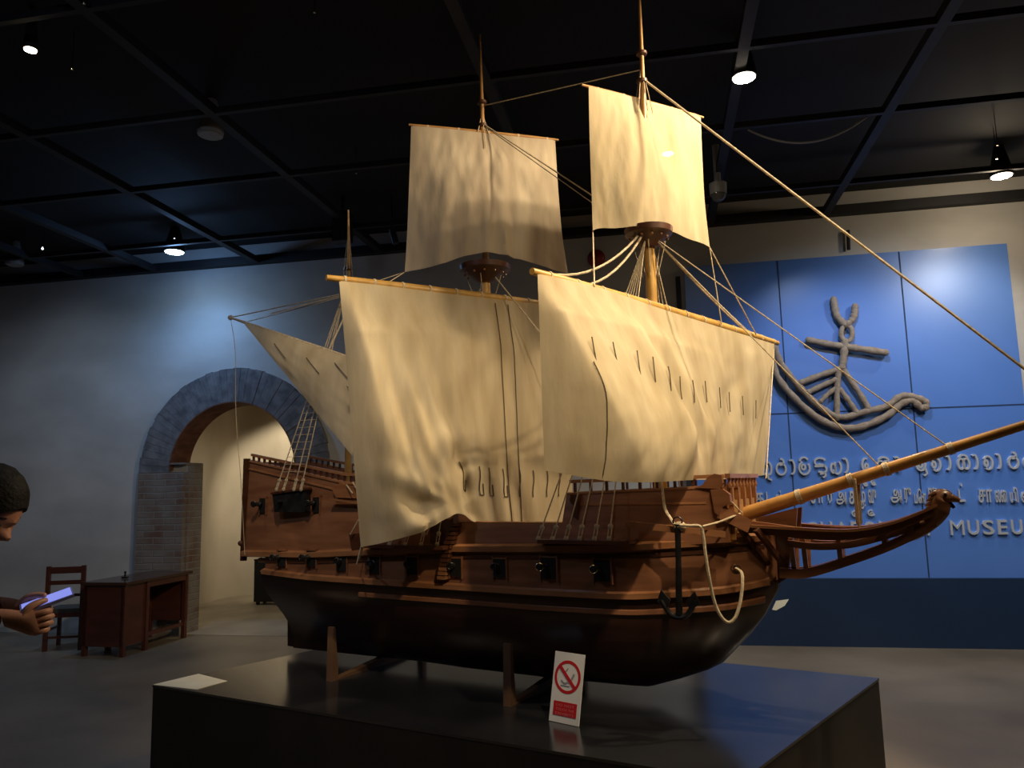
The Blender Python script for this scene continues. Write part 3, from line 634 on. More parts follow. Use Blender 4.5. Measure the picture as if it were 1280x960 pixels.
# masts
def mast(name,t,z0,z1,r0,r1,m,ztop=None):
    bb=B(); bb.tube([S(t,0,z0+(z1-z0)*i/10) for i in range(11)],[r0+(r1-r0)*i/10 for i in range(11)],14); return bb.build(name,m,ship,True)
def fight_top(t,z,r,parent):
    bb=B(); bb.lathe(S(t,0,z-.075),(0,0,1),[(0,.04),(.0,.045),(.055,r*.75),(.07,r),(.10,r*1.02),(.10,r*.94),(.075,r*.9)],24); bb.build('fighting_top',m_dark,parent,True)
    for k_ in range(12):
        a=2*PI*k_/12; bb=B(); q=S(t+math.cos(a)*r*.8,math.sin(a)*r*.8,z-.028); bb.ball(q,.007,n=6,m=5); bb.build('top_bolt',m_trim,parent)
mf=mast('fore_mast',2.54,1.5,3.05,.034,.027,m_spar); fight_top(2.54,2.955,.125,mf)
mm=mast('main_mast',1.52,1.3,2.98,.036,.03,m_spar); fight_top(1.52,2.925,.15,mm)
mz=mast('mizzen_mast',.455,1.6,3.0,.024,.016,m_spar)
b=B(); b.tube([S(2.545,0,2.9),S(2.545,0,3.6),S(2.55,0,3.9),S(2.555,0,4.43)],[.02,.017,.012,.006],10); b.build('fore_topmast',m_spard,ship,True)
b=B(); b.tube([S(1.525,0,2.9),S(1.52,0,3.7),S(1.52,0,3.95),S(1.515,0,4.43)],[.021,.018,.013,.005],10); b.build('main_topmast',m_spard,ship,True)
b=B(); b.tube([S(.455,0,2.95),S(.45,0,3.3),S(.445,0,3.52)],[.013,.01,.006],8); b.build('mizzen_topmast',m_spar,ship,True)
for t_,z_ in ((2.545,3.80),(2.55,3.96),(1.52,3.82),(1.52,3.97),(.45,3.1)):
    b=B(); b.lathe(S(t_,0,z_),(0,0,1),[(0,.02),(.005,.03),(.02,.03),(.025,.02)],10); b.build('mast_cap',m_dark,ship,True)
for t_,zt,zl,w_ in ((2.545,3.92,3.62,.05),(1.52,3.92,3.66,.07)):
    for a_ in range(6):
        an=a_*PI/3+.3; rope([S(t_,0,zt),S(t_+math.cos(an)*w_,math.sin(an)*w_,zl)],.0025,'topmast_shroud')
for a_ in range(5):
    an=a_*2*PI/5; rope([S(.45,0,3.4),S(.45+math.cos(an)*.045,math.sin(an)*.045,2.95)],.002,'topmast_shroud')
for a_ in range(5): # futtock lines under the tops
    an=a_*2*PI/5; rope([S(2.54+.09*math.cos(an),.09*math.sin(an),2.90),S(2.54+.04*math.cos(an),.04*math.sin(an),2.72)],.0025,'futtock_shroud'); rope([S(1.52+.11*math.cos(an),.11*math.sin(an),2.88),S(1.52+.045*math.cos(an),.045*math.sin(an),2.70)],.0025,'futtock_shroud')
# yards
def yard(A,Bp,r,m,label,nlash=9):
    bb=B(); N=12; bb.tube([A.lerp(Bp,i/N) for i in range(N+1)],[r*(.55+.45*math.sin(PI*i/N)**.6) for i in range(N+1)],12); y=bb.build('yard',m,ship,True); lab(y,label)
    for k_ in range(nlash):
        f=(k_+.6)/nlash; q=A.lerp(Bp,f); rr=r*(.55+.45*math.sin(PI*f)**.6)*1.12; d=(Bp-A).normalized(); bb=B(); bb.tube([q-d*.006,q+d*.006],rr,10); bb.build('lashing',m_rope,y,True)
    return y
fyA=atz(665,339,2.53); fyB=atz(972,429,2.53)
yard(fyA,fyB,.027,m_spar,'yellow yard of the fore course',13)
myA=atz(408,347,2.745); myB=atz(720,386,2.745); myB=myA+(myB-myA)*1.12
yard(myA,myB,.028,m_spar,'yellow yard of the main course',11)
ftA=atz(727,106,3.73); ftB=atz(879,147,3.73); yard(ftA,ftB,.012,m_spard,'thin brown yard of the fore topsail',5)
mtA=atz(511,156,3.79); mtB=atz(698,175,3.79); yard(mtA,mtB,.012,m_spard,'thin brown yard of the main topsail',5)
lzA=shp(288,397,-.25); lzM=shp(433,446,-.25); lzB=lzA+(lzM-lzA)*1.35
yard(lzA,lzB,.012,m_rope,'long slanting pale yard of the lateen sail',6)
b=B(); b.ball(lzA,.018); b.build('yard_cap',m_rope,ship,True)
# sails
def sail(name,label,left,right,top,bot,A,Bp,bulge,wr,m,nu=72,nv=64,boff=None,thick=True,noisef=1.):
    d=(Bp-A).normalized(); nrm=V((d.y,-d.x,0)).normalized()   # to the bow / camera
    if nrm.dot(SU)<0: nrm=-nrm
    p0=A+nrm*.03
    def curve(pts,n,offs=None):
        # resample pixel polyline -> 3d
        P=smoothpath([V((x,y,0)) for x,y in pts],8) if len(pts)>2 else [V((*pts[0],0)).lerp(V((*pts[1],0)),i/16) for i in range(17)]
        L=[0]
        for a,c in zip(P,P[1:]): L.append(L[-1]+(c-a).length)
        out=[]
        for i in range(n+1):
            x=L[-1]*i/n; j=0
            while j<len(L)-2 and L[j+1]<x: j+=1
            f=(x-L[j])/max(1e-9,L[j+1]-L[j]); q=P[j].lerp(P[j+1],f); o=offs(i/n) if offs else 0
            out.append(onplane(q.x,q.y,p0+nrm*o,nrm))
        return out
    lo=boff or (lambda u:0)
    T=curve(top,nu); Bt=curve(bot,nu,lo); Lf=curve(left,nv,lambda r:lo(0)*r); Rt=curve(right,nv,lambda r:lo(1)*r)
    T[0]=Lf[0]; T[-1]=Rt[0]; Bt[0]=Lf[-1]; Bt[-1]=Rt[-1]
    vs=[];fs=[]
    for j in range(nv+1):
        r=j/nv
        for i in range(nu+1):
            u=i/nu
            p=T[i]*(1-r)+Bt[i]*r+Lf[j]*(1-u)+Rt[j]*u-(T[0]*(1-u)*(1-r)+T[-1]*u*(1-r)+Bt[0]*(1-u)*r+Bt[-1]*u*r)
            h=bulge(u,r); edge=min(1,min(u,1-u)*10+.25)*min(1,r*8+.05)
            h+=edge*wr(u,r)
            q=p*1.7; h+=edge*noisef*.012*noise.noise(V((u*9+3,r*3.5,label.__len__())))+edge*noisef*.006*noise.noise(V((u*26,r*9+u*6,1.7)))
            vs.append(p+nrm*h)
    n1=nu+1
    for j in range(nv):
        for i in range(nu): fs.append((j*n1+i,j*n1+i+1,(j+1)*n1+i+1,(j+1)*n1+i))
    o=link(name,vs,fs,m,ship,True); lab(o,label)
    def at_(u,r):
        x=min(.9999,max(0,u))*nu; y=min(.9999,max(0,r))*nv; i=int(x); j=int(y); a=x-i; c=y-j
        return (vs[j*n1+i]*(1-a)+vs[j*n1+i+1]*a)*(1-c)+(vs[(j+1)*n1+i]*(1-a)+vs[(j+1)*n1+i+1]*a)*c+nrm*.005
    return o,at_,nrm
def crest(u,uc,H):
    if u<uc: return H*(1-(1-u/uc)**1.55)
    x=(u-uc)/(1-uc); return H*(.5+.5*math.cos(PI*x**1.15))
def hf(u,r):
    uc=.03+.24*r**2.; k=max(0,min(1,(r-.6)/.4)); return crest(u,uc,.03+.36*r**1.15*(1-.4*r**3))*min(1,r*5)*(1-.25*k*k*min(1,u/.3))
def wf(u,r):
    x=u-(.3+.28*r); return .035*math.exp(-(x/.05)**2)*math.sin(PI*r)**1.2+.02*math.exp(-((u-.42-.33*r)/.035)**2)*math.sin(PI*r)-.02*math.exp(-((u-.36-.3*r)/.03)**2)*math.sin(PI*r)+.008*math.sin(u*40+8*r)*r
fs_,fp,fn=sail('sail','broad cream fore course sail bellied toward the bow',[(672,343),(674,400),(677,470),(679,540),(680,588)],[(968,430),(963,490),(959,550),(955,594)],
  [(672,342),(720,352),(770,366),(830,387),(900,409),(968,430)],[(680,588),(700,596),(725,603),(765,604),(830,601),(900,599),(955,594)],fyA,fyB,hf,wf,m_sail,80,70,lambda u:.08*math.sin(PI*u))
def hm(u,r):
    uc=.04+.15*r**1.3; return crest(u,uc,.04+.2*r**.9)*min(1,r*5)
def wm(u,r):
    h=0
    for (u0,sl,w,a) in ((.3,.18,.03,.03),(.36,.22,.025,-.026),(.22,.2,.03,.026),(.5,.06,.035,.018),(.16,.14,.02,-.02),(.6,.02,.03,-.014),(.43,.1,.02,.014)):
        h+=a*math.exp(-((u-u0-sl*(r-.4))/w)**2)*min(1,max(0,r*1.7-.15))
    # gathered cloth at the lower left
    du,dr=(u-.37)*1.1,(r-.97); dd=math.hypot(du,dr); an=math.atan2(-dr,-du)
    h+=(.021*math.sin(an*9+2.*math.sin(dd*12))+.006*math.sin(an*19+1+3*dd))*math.exp(-((dd-.22)/.15)**2)*min(1,dd*6)*(1 if du<.08 else math.exp(-((du-.08)/.05)**2))
    h+=.03*math.exp(-((r-.80-.45*(u-.2)**1)/.045)**2)*math.exp(-((u-.2)/.14)**2)-.025*math.exp(-((r-.90-.3*(u-.2))/.035)**2)*math.exp(-((u-.2)/.12)**2)
    return h
ms_,mp,mn=sail('sail','broad cream main course sail with gathered lower left corner',[(424,352),(431,430),(438,520),(445,610),(451,684)],[(716,384),(718,460),(716,550),(715,640)],
  [(424,351),(480,357),(560,367),(640,376),(716,384)],[(451,684),(480,672),(510,660),(545,641),(575,652),(620,655),(670,655),(715,652)],myA,myB,hm,wm,m_sail,96,84,lambda u:.06*math.sin(PI*u))
def hmt(u,r): return .05*math.sin(PI*u)*math.sin(PI*r*.8)+.012*math.exp(-((u-.62)/.05)**2)*math.sin(PI*min(1,r*1.1))
def wmt(u,r): return .018*math.exp(-((u-.5)/.035)**2)*r-.018*math.exp(-((u-.66)/.03)**2)*r+.014*math.exp(-((u-.3+.1*r)/.04)**2)*r+.02*math.exp(-((u-.6-.08*(r-.75))/.022)**2)*max(0,r-.45)*2
sail('sail','greyish cream main topsail, left of the two upper sails',[(514,158),(512,215),(509,290),(506,340)],[(694,176),(698,240),(703,295),(710,342)],
  [(514,157),(570,162),(640,170),(694,175)],[(506,340),(545,333),(580,322),(610,318),(640,323),(670,331),(710,342)],mtA,mtB,hmt,wmt,m_sail2,56,48,lambda u:.05*math.sin(PI*u))
def hft(u,r): return .05*math.sin(PI*u)*math.sin(PI*r*.85)
def wft(u,r): return .006*math.sin(u*18+3*r)*r
sail('sail','pale cream fore topsail, highest sail of the ship',[(736,108),(737,170),(739,230),(741,288)],[(876,147),(878,200),(881,255),(887,309)],
  [(736,107),(780,118),(830,133),(876,146)],[(741,288),(752,285),(772,286),(800,284),(830,290),(860,299),(887,309)],ftA,ftB,hft,wft,m_sail,56,48,lambda u:.05*math.sin(PI*u),noisef=.5)
# lateen sail (triangle): own mesh
def lateen():
    A=lzA.lerp(lzM,.13)-SV*.012; Bp=lzA+(lzM-lzA)*1.3-SV*.012; C=shp(437,566,-.36); C=C+(C-A)*.02; vs=[];fs=[];n=30
    idx={}
    for i in range(n+1):
        for j in range(n+1-i):
            a=i/n;c=j/n; p=A*(1-a-c)+Bp*a+C*c
            h=.05*27*a*c*(1-a-c)*.9+.006*noise.noise(V((a*14,c*8,3)))+.012*math.sin(a*16+c*9)*a*c*3
            idx[i,j]=len(vs); vs.append(p-SV*h)
    for i in range(n):
        for j in range(n-i):
            fs.append((idx[i,j],idx[i+1,j],idx[i,j+1]))
            if i+j<n-1: fs.append((idx[i+1,j],idx[i+1,j+1],idx[i,j+1]))
    o=link('sail',vs,fs,m_sail,ship,True); lab(o,'small triangular lateen sail at the stern'); return o,(lambda a,c:A*(1-a-c)+Bp*a+C*c-SV*(.05*27*a*c*(1-a-c)*.9+.012))
ls_,lp=lateen()
# reef points: short hanging cords in pairs
def reef(fn,u,r,L,parent,dx=.004,norm=None,loop=False):
    top=V(fn(u,r)); P=[]
    for k_ in range(6):
        q=V(fn(u,min(.99,r+L*k_/5))); x=top.lerp(q,.45); P.append(V((x.x,x.y,q.z)) if fn is fp else V(fn(u+dx*math.sin(k_*1.1),min(.99,r+L*k_/5))))
    if fn is fp: P=[p-SV*.012+SU*.012 for p in P]
    if loop: P=P+[V(fn(u+.018,min(.99,r+L*(5-k_)/5))) for k_ in range(3)]
    bb=B(); bb.tube(P,.0028,5); bb.build('reef_point',m_roped,parent,True)
for u,r in ((.11,.32),(.21,.32),(.31,.34),(.37,.36),(.42,.4),(.52,.42),(.57,.43),(.67,.4),(.74,.42),(.80,.43),(.86,.44),(.93,.45)): reef(fp,u,r,.13,fs_,.0)
for u in (.44,.52,.58,.655,.74,.81,.88,.94): reef(mp,u,.76,.12,ms_,loop=u<.7)
for a,c in ((.18,.12),(.4,.15),(.55,.3),(.62,.1)): 
    P=[V(lp(a,c+.03*k_)) for k_ in range(5)]; bb=B(); bb.tube(P,.0028,5); bb.build('reef_point',m_roped,ls_,True)
for u0,u1 in ((.665,.685),(.72,.745)):
    P=[V(mp(u0+(u1-u0)*k_/20,.02+.97*k_/20)) for k_ in range(21)]; bb=B(); bb.tube(P,.0028,5); bb.build('buntline',m_roped,ms_,True)
P=[V(fp(.085+.05*(k_/14),.45+.53*k_/14)) for k_ in range(15)]; bb=B(); bb.tube(P,.0025,5); bb.build('buntline',m_roped,fs_,True)
# bolt ropes on the sail edges
# bowsprit
bsA=S(2.86,-.0,1.465); bsB=S(4.30,-.0,1.465+(1.854-1.466)/(4.098-2.849)*(4.30-2.86))
b=B(); b.tube([bsA.lerp(bsB,i/8) for i in range(9)],[.036-.02*(i/8) for i in range(9)],16); bs=b.build('bowsprit',m_bow,ship,True)
for px_,py_ in ((1000,628),(1064,603),(1108,584),(1188,557)):
    t_,z_=shl(px_,py_,0); f=(t_-2.86)/1.44; q=bsA.lerp(bsB,f); d=(bsB-bsA).normalized(); bb=B(); rr=.036-.02*f+.004
    for k_ in (-1,0,1): bb.tube([q+d*(.008*k_-.0035),q+d*(.008*k_+.0035)],rr,12)
    bb.build('lashing',m_rope,bs,True)
tg,_=shl(1070,605,0); qg=bsA.lerp(bsB,(tg-2.86)/1.44)
for a_ in (-.01,0,.01): rope([qg+SU*a_+SV*.03,shp(1074,655,0)+SU*a_*.7],.006,'gammoning'); 
rope([qg-SV*.03,shp(1075,668,-.01)],.006,'gammoning')
# beakhead rails
def brail(pts,v0,v1,th,hh,name,m):
    for sg_ in (-1,1):
        r=[]; P=smoothpath([V((x,y,0)) for x,y in pts],5); n=len(P)
        C=[]
        for i,p in enumerate(P):
            vv=v0+(v1-v0)*i/(n-1); t,z=shl(p.x,p.y,-vv); C.append((t,vv,z))
        bb=B(); h=hh if isinstance(hh,(list,tuple)) else (hh,hh)
        for i,(t,vv,z) in enumerate(C):
            q=S(t,sg_*vv,z); x=SV*th/2; y=V((0,0,(h[0]+(h[1]-h[0])*i/(n-1))/2)); r.append([q-x-y,q+x-y,q+x+y,q-x+y])
        bb.loft(r); bb.build(name,m,ship)
brail([(925,657),(960,661),(1010,667),(1060,668),(1110,660),(1150,646),(1178,634)],.17,.015,.03,(.055,.035),'head_rail',m_hull)
brail([(930,657),(985,660),(1060,663),(1110,655),(1150,641),(1176,629)],.19,.02,.035,.012,'head_rail_cap',m_trim)
brail([(985,679),(1020,683),(1060,681),(1100,672),(1150,656)],.1,.015,.025,.03,'middle_head_rail',m_hull)
brail([(975,716),(1010,716),(1060,701),(1110,683),(1150,664),(1170,652)],.05,.012,.03,.042,'lower_head_rail',m_hull)
for (x_,y0,y1,w_) in ((993,672,716,.02),(1008,672,716,.016),(1051,670,702,.035),(1106,662,684,.02),(1140,650,668,.02)):
    for sg_ in (-1,1):
        t,z0=shl(x_,y1,-.04); t2,z1=shl(x_,y0,-.08); b=B(); b.bar(S(t,.03*sg_,z0),S(t,.08*sg_*(1-(t-3.1)),z1),w_,.02,SU); b.build('head_timber',m_hull,ship)
b=B(); P=[(905,652),(925,660),(985,662),(990,680),(985,722),(965,735),(950,700)]; b.poly([shp(x_,y_,0)-SV*.02 for x_,y_ in P],SV*.04); b.build('stem_knee',m_dark,ship)
b=B(); P=[(952,646),(1000,634),(998,662),(955,664)]; 
for sg_ in (-1,1): 
    bb=B(); bb.poly([shp(x_,y_,0)+SV*(.06*sg_)-SV*.01 for x_,y_ in P],SV*.02); bb.build('bowsprit_cheek',m_hull,ship)
# bow timbers: knees under the beak
for (x0,y0,x1,y1) in ((925,660,960,705),(905,664,938,712),(945,662,975,700),(885,668,905,700)):
    a=shp(x0,y0,-.2); c=shp(x1,y1,-.08); b=B(); b.bar(a,c,.025,.02); b.build('bow_knee',m_dark,ship)
b=B(); b.bar(shp(900,640,-.30),shp(936,658,-.2),.02,.06); b.build('cathead_beam',m_hull,ship)
# figurehead: an animal head with open beak
fg=S(3.83,0,1.52)
def fpx(x,y): return shp(x,y,0)
b=B(); P=[fpx(1128,676),fpx(1150,664),fpx(1165,650),fpx(1172,638),fpx(1174,628),fpx(1178,622),fpx(1188,624)]
b.tube(smoothpath(P,4),[.014+.032*min(1,i/12) if i<18 else .046-.003*(i-18) for i in range(25)],14)
b.ball(fpx(1174,624),.044,.04,.044,n=14,m=10); fh=b.build('figurehead',m_hull,ship,True)
b=B(); b.tube([fpx(1182,622),fpx(1192,623),fpx(1200,626)],[.024,.017,.009],10); b.build('upper_jaw',m_trim,fh,True)
b=B(); b.tube([fpx(1182,628),fpx(1189,631),fpx(1193,635)],[.016,.01,.006],10); b.build('lower_jaw',m_black,fh,True)
b=B(); b.ball(fpx(1182,618)-SV*.034,.007,n=8,m=6); b.build('eye',m_black,fh,True)
for k_ in range(5):
    a=fpx(1162+2*k_,640-6*k_)-SV*.03; b=B(); b.tube([a,a-SU*.03+V((0,0,-.012))-SV*.006],[.01,.003],6); b.build('mane_lock',m_hull,fh,True)
# anchor, its wooden stock and cable
an_top=shp(847,664,-.50); 
b=B(); b.bar(shp(783,655,-.42),shp(848,662,-.47),.028,.028); b.bar(shp(848,662,-.47),shp(906,668,-.38),.028,.026); st=b.build('anchor_stock',m_trim,ship)
b=B(); q=shp(849,768,-.46); b.tube([shp(847,655,-.50),shp(848,700,-.49),q],[.014,.013,.016],8)
b.tube(smoothpath([q+SU*-.075+V((0,0,.055)),q+SU*-.04+V((0,0,.0)),q-V((0,0,.012)),q+SU*.04+V((0,0,.005)),q+SU*.075+V((0,0,.065))],4),.012,8)
for s_ in (-1,1): b.poly([q+SU*(.05*s_)+V((0,0,.02)),q+SU*(.095*s_)+V((0,0,.05)),q+SU*(.075*s_)+V((0,0,.1)),q+SU*(.035*s_)+V((0,0,.06))],-SV*.008)
anc=b.build('anchor',m_black,ship,True)
b=B(); c=shp(847,652,-.5); b.tube([c+SU*.02*math.cos(k_*PI/6)+V((0,0,.02*math.sin(k_*PI/6))) for k_ in range(12)],.004,6,True); b.build('anchor_ring',m_black,anc,True)
b=B(); b.ball(shp(850,658,-.49),.028,.02,.022); b.build('rope_knot',m_rope,ship,True)
P=[shp(x_,y_,v_) for x_,y_,v_ in ((849,656,-.52),(862,657,-.50),(875,658,-.48),(879,670,-.47),(882,695,-.47),(887,725,-.46),(893,752,-.44),(901,770,-.43),(911,778,-.42),(920,770,-.40),(926,748,-.37),(928,725,-.34),(926,715,-.31),(920,711,-.27))]
rope(smoothpath(P,5),.0075,'anchor_cable')
b=B(); b.lathe(shp(919,711,-.25),-SV+SU*.6,[(0,.022),(.02,.022),(.02,.012)],12); b.build('hawse_hole',m_dark,ship,True)
rope(smoothpath([shp(824,590,-.38),shp(828,612,-.39),shp(831,635,-.43),shp(838,648,-.48),shp(843,656,-.5)],4),.007,'cable')
rope(smoothpath([shp(878,658,-.48),shp(900,652,-.36),shp(925,642,-.22)],5),.005,'rope')
rope([shp(904,635,-.28),shp(914,643,-.25),shp(920,643,-.2)],.004); rope([shp(911,624,-.26),shp(927,641,-.2)],.004)
# standing and running rigging
FT=S(2.56,0,3.86); Fz=S(2.57,-.02,2.93)
tip=bsA.lerp(bsB,.985)
rope([S(2.56,0,3.815),tip],.0065,'fore_topmast_stay')
rope([Fz,bsA.lerp(bsB,(shl(1188,556,0)[0]-2.86)/1.44)],.0035,'fore_stay'); rope([Fz,bsA.lerp(bsB,(shl(1103,577,0)[0]-2.86)/1.44)],.0035,'fore_stay')
rope(sag(Fz+SV*-.03,atz(940,419,2.56),.01),.005,'yard_lift'); rope(sag(Fz+SV*.03,atz(935,417,2.56),.02),.005,'yard_lift')
rope(sag(S(2.52,-.04,2.965),atz(668,338,2.55),.10),.006,'yard_lift'); rope(sag(S(2.54,-.04,2.97),atz(672,340,2.55),.16),.006,'yard_lift')
fc=onplane(887,309,ftA,V(((ftB-ftA).y,-(ftB-ftA).x,0))); rope([fc,atz(902,405,2.53)],.0035,'topsail_sheet'); rope([fc,atz(945,418,2.53)],.0045,'topsail_sheet')
fl=onplane(741,288,ftA,V(((ftB-ftA).y,-(ftB-ftA).x,0))); rope([fl,atz(743,358,2.53)],.0035,'topsail_sheet')
ml=onplane(506,340,mtA,V(((mtB-mtA).y,-(mtB-mtA).x,0))); rope([ml,atz(484,354,2.75)],.003,'topsail_sheet')
rope([S(1.53,0,3.84),S(2.52,0,2.98)],.0045,'main_topmast_stay'); rope([S(1.53,0,2.95),S(2.5,0,1.7)],.005,'main_stay')
rope([S(1.52,0,3.84),S(2.545,0,2.9)],.003,'main_topmast_stay')
rope([S(1.52,0,3.96),S(2.545,0,3.88)],.003,'masthead_line')
rope([S(.45,0,3.05),S(1.5,0,2.75)],.004,'mizzen_stay')
rope([lzA,shp(424,368,-.15)],.004,'topping_lift'); rope([shp(338,392,-.25),shp(424,370,-.15)],.004,'topping_lift'); rope([shp(310,402,-.25),shp(424,372,-.15)],.003,'topping_lift')
rope([lzM.lerp(lzA,.14),S(.455,0,2.85)],.006,'halyard')
rope(smoothpath([lzA,shp(294,440,-.26),shp(295,520,-.28),shp(301,600,-.3),shp(306,694,-.33)],4),.002,'vang')
rope([ml+V((0,0,0)),shp(470,352,-.5)],.002,'brace')
rope([onplane(451,684,myA,mn)+mn*.03,shp(449,700,-.47)],.004,'course_sheet')
rope([shp(541,648,-.46),shp(533,668,-.47)],.004,'rope'); rope([shp(519,657,-.47),shp(517,666,-.47)],.004,'rope')
rope([atz(968,430,2.53),S(3.0,.28,1.66)],.003,'brace')
# cradles
def cradle(t,label):
    th=.042; P=[(-.44,.6),(.44,.6),(.43,.89),(.415,.89),(.385,.608),(.0,.645),(-.385,.608),(-.415,.89),(-.43,.89)]
    n=len(P); vs=[S(t-th/2,a,z) for a,z in P]+[S(t+th/2,a,z) for a,z in P]
    mid0=len(vs); fs=[]
    # triangulate as left half / right half strips
    def both(f): fs.append(tuple(reversed(f))); fs.append(tuple(i+n for i in f))
    for f in ((0,5,6),(0,6,7),(0,7,8),(0,1,5),(1,4,5),(1,3,4),(1,2,3)): both(f)
    for i in range(n): fs.append((i,(i+1)%n,(i+1)%n+n,i+n))
    o=link('cradle_support',vs,fs,m_cradle); tag(o,label,'support'); return o
cradle(.72,'wooden cradle board under the stern half of the hull'); cradle(1.87,'dark wooden cradle board under hull left of the sign')

# ================================================================== DESK, CHAIR, TROLLEY
dA=atz(91,822,0); dB=atz(153,822,0); dC=atz(233,797,0)
lx=(dC-dB); LD=lx.length; lx.normalize(); wx=V((-lx.y,lx.x,0)); 
if wx.x>0: wx=-wx
wD=.50
desk=empty('desk',dB+lx*LD/2+wx*wD/2,'dark red wooden desk standing before the brick arch','desk')
def dp(a,w,z): return dB+lx*a+wx*w+V((0,0,z))
def dbox(name,a0,a1,w0,w1,z0,z1,m,parent=desk):
    bb=B(); bb.box8([dp(a0,w0,z0),dp(a1,w0,z0),dp(a1,w1,z0),dp(a0,w1,z0),dp(a0,w0,z1),dp(a1,w0,z1),dp(a1,w1,z1),dp(a0,w1,z1)]); return bb.build(name,m,parent)
dbox('desk_top',-.02,LD+.04,-.03,wD+.03,.725,.755,m_desktop); dbox('pedestal',.0,.38,.02,wD,.1,.725,m_desk)
for a in (0.,.34):
    for w in (0.,wD-.045): dbox('leg',a,a+.045,w,w+.045,0,.725,m_desk)
dbox('end_panel',LD-.03,LD,-.005,wD,.2,.755,m_desk)
for w in (0.,wD-.045): dbox('leg',LD-.045,LD,w,w+.045,0,.725,m_desk)
dbox('modesty_panel',.38,LD-.03,wD-.04,wD-.02,.35,.725,m_desk); dbox('stretcher',.38,LD-.03,.02,.045,.14,.18,m_desk); dbox('apron',.38,LD-.03,0,.02,.66,.725,m_desk)
q=dp(.3,.25,.757); st=empty('stapler',q,'small black stamp standing on the desk top','stamp')
b=B(); b.box(q+V((0,0,.012)),wx*.03,lx*.02,V((0,0,.01))); b.build('base',m_black,st); b=B(); b.lathe(q+V((0,0,.02)),(0,0,1),[(0,.012),(.03,.008),(.045,.014),(.06,.008)],10); b.build('handle',m_black,st,True)
st.name='rubber_stamp'
# chair
c0=atz(52,815,0); cx=V((math.cos(math.radians(8)),math.sin(math.radians(8)),0)); cy=V((-cx.y,cx.x,0)); CW=.40; CDp=.38
chr_=empty('chair',c0+cx*CW/2+cy*CDp/2,'dark wooden chair with slatted back beside the desk','chair')
def cbox(name,x0,x1,y0,y1,z0,z1,m=m_desk):
    bb=B(); P=[c0+cx*x_+cy*y_ for x_,y_ in ((x0,y0),(x1,y0),(x1,y1),(x0,y1))]; bb.box8([p+V((0,0,z0)) for p in P]+[p+V((0,0,z1)) for p in P]); return bb.build(name,m,chr_)
for x_ in (0,CW-.04):
    cbox('back_post',x_,x_+.04,0,.04,0,.90); cbox('leg',x_,x_+.035,CDp-.035,CDp,0,.42)
cbox('top_rail',.04,CW-.04,.005,.03,.82,.89); cbox('back_slat',.04,CW-.04,.01,.025,.70,.745); cbox('back_slat',.04,CW-.04,.01,.025,.57,.60)
cbox('seat',.0,CW,.02,CDp+.01,.40,.44,m_seat); cbox('seat_frame',.01,CW-.01,.01,CDp,.35,.40); cbox('stretcher',.04,CW-.04,.01,.03,.13,.155); cbox('stretcher',.005,.025,.04,CDp-.035,.2,.225)
# black trolley box in the passage
t0=atz(316,757,.0); tw=WE; td=WN
tr=empty('trolley_case',t0+tw*.3,'black wheeled case behind the stern of the ship in passage','case')
b=B(); c=t0+tw*.27+td*.16; b.box(c+V((0,0,.35)),tw*.27,td*.14,V((0,0,.30))); b.build('body',m_shirt,tr)
b=B(); b.box(c+V((0,0,.655)),tw*.275,td*.145,V((0,0,.012))); b.build('lid_rim',m_black,tr)
for x_ in (-.22,.22):
    for y_ in (-.1,.1): b=B(); b.lathe(c+tw*(x_-.015)+td*y_+V((0,0,.035)),tw,[(0,.034),(.03,.034)],12); b.build('wheel',m_black,tr,True)
b=B(); P=[c+tw*-.24+V((0,0,.66)),c+tw*-.22+V((0,0,.72)),c+tw*-.1+V((0,0,.75)),c+tw*.0+V((0,0,.72)),c+tw*.04+V((0,0,.66))]; b.tube(smoothpath(P,4),.006,6); b.build('handle',m_black,tr,True)

# ================================================================== PERSON (left edge, cut by the frame)
def skin(name,pts,edges,rad,m,parent,sub=2,root=0):
    c=V(parent['_w']); me=bpy.data.meshes.new(name); me.from_pydata([tuple(V(p)-c) for p in pts],edges,[]); o=bpy.data.objects.new(name,me); COL.objects.link(o)
    md=o.modifiers.new('skin','SKIN'); 
    if not me.skin_vertices: 
        bpy.context.view_layer.objects.active=o
    for i,r in enumerate(rad):
        sv=me.skin_vertices[0].data[i]; sv.radius=(r,r) if not isinstance(r,tuple) else r; sv.use_root=(i==root)
    md.use_smooth_shade=True; o.modifiers.new('sub','SUBSURF').levels=sub; o.modifiers['sub'].render_levels=sub
    dg=bpy.context.evaluated_depsgraph_get(); m2=bpy.data.meshes.new_from_object(o.evaluated_get(dg)); bpy.data.objects.remove(o)
    vs=[v.co+c for v in m2.vertices]; fs=[tuple(p.vertices) for p in m2.polygons]; bpy.data.meshes.remove(m2)
    return vs,fs
PY=2.12
pb_=V((-1.74,2.20,0))
per=empty('person',pb_,'person in black shirt at left edge looking down at a phone','person')
def pp(x,y,z): return pb_+V((x,y,z))
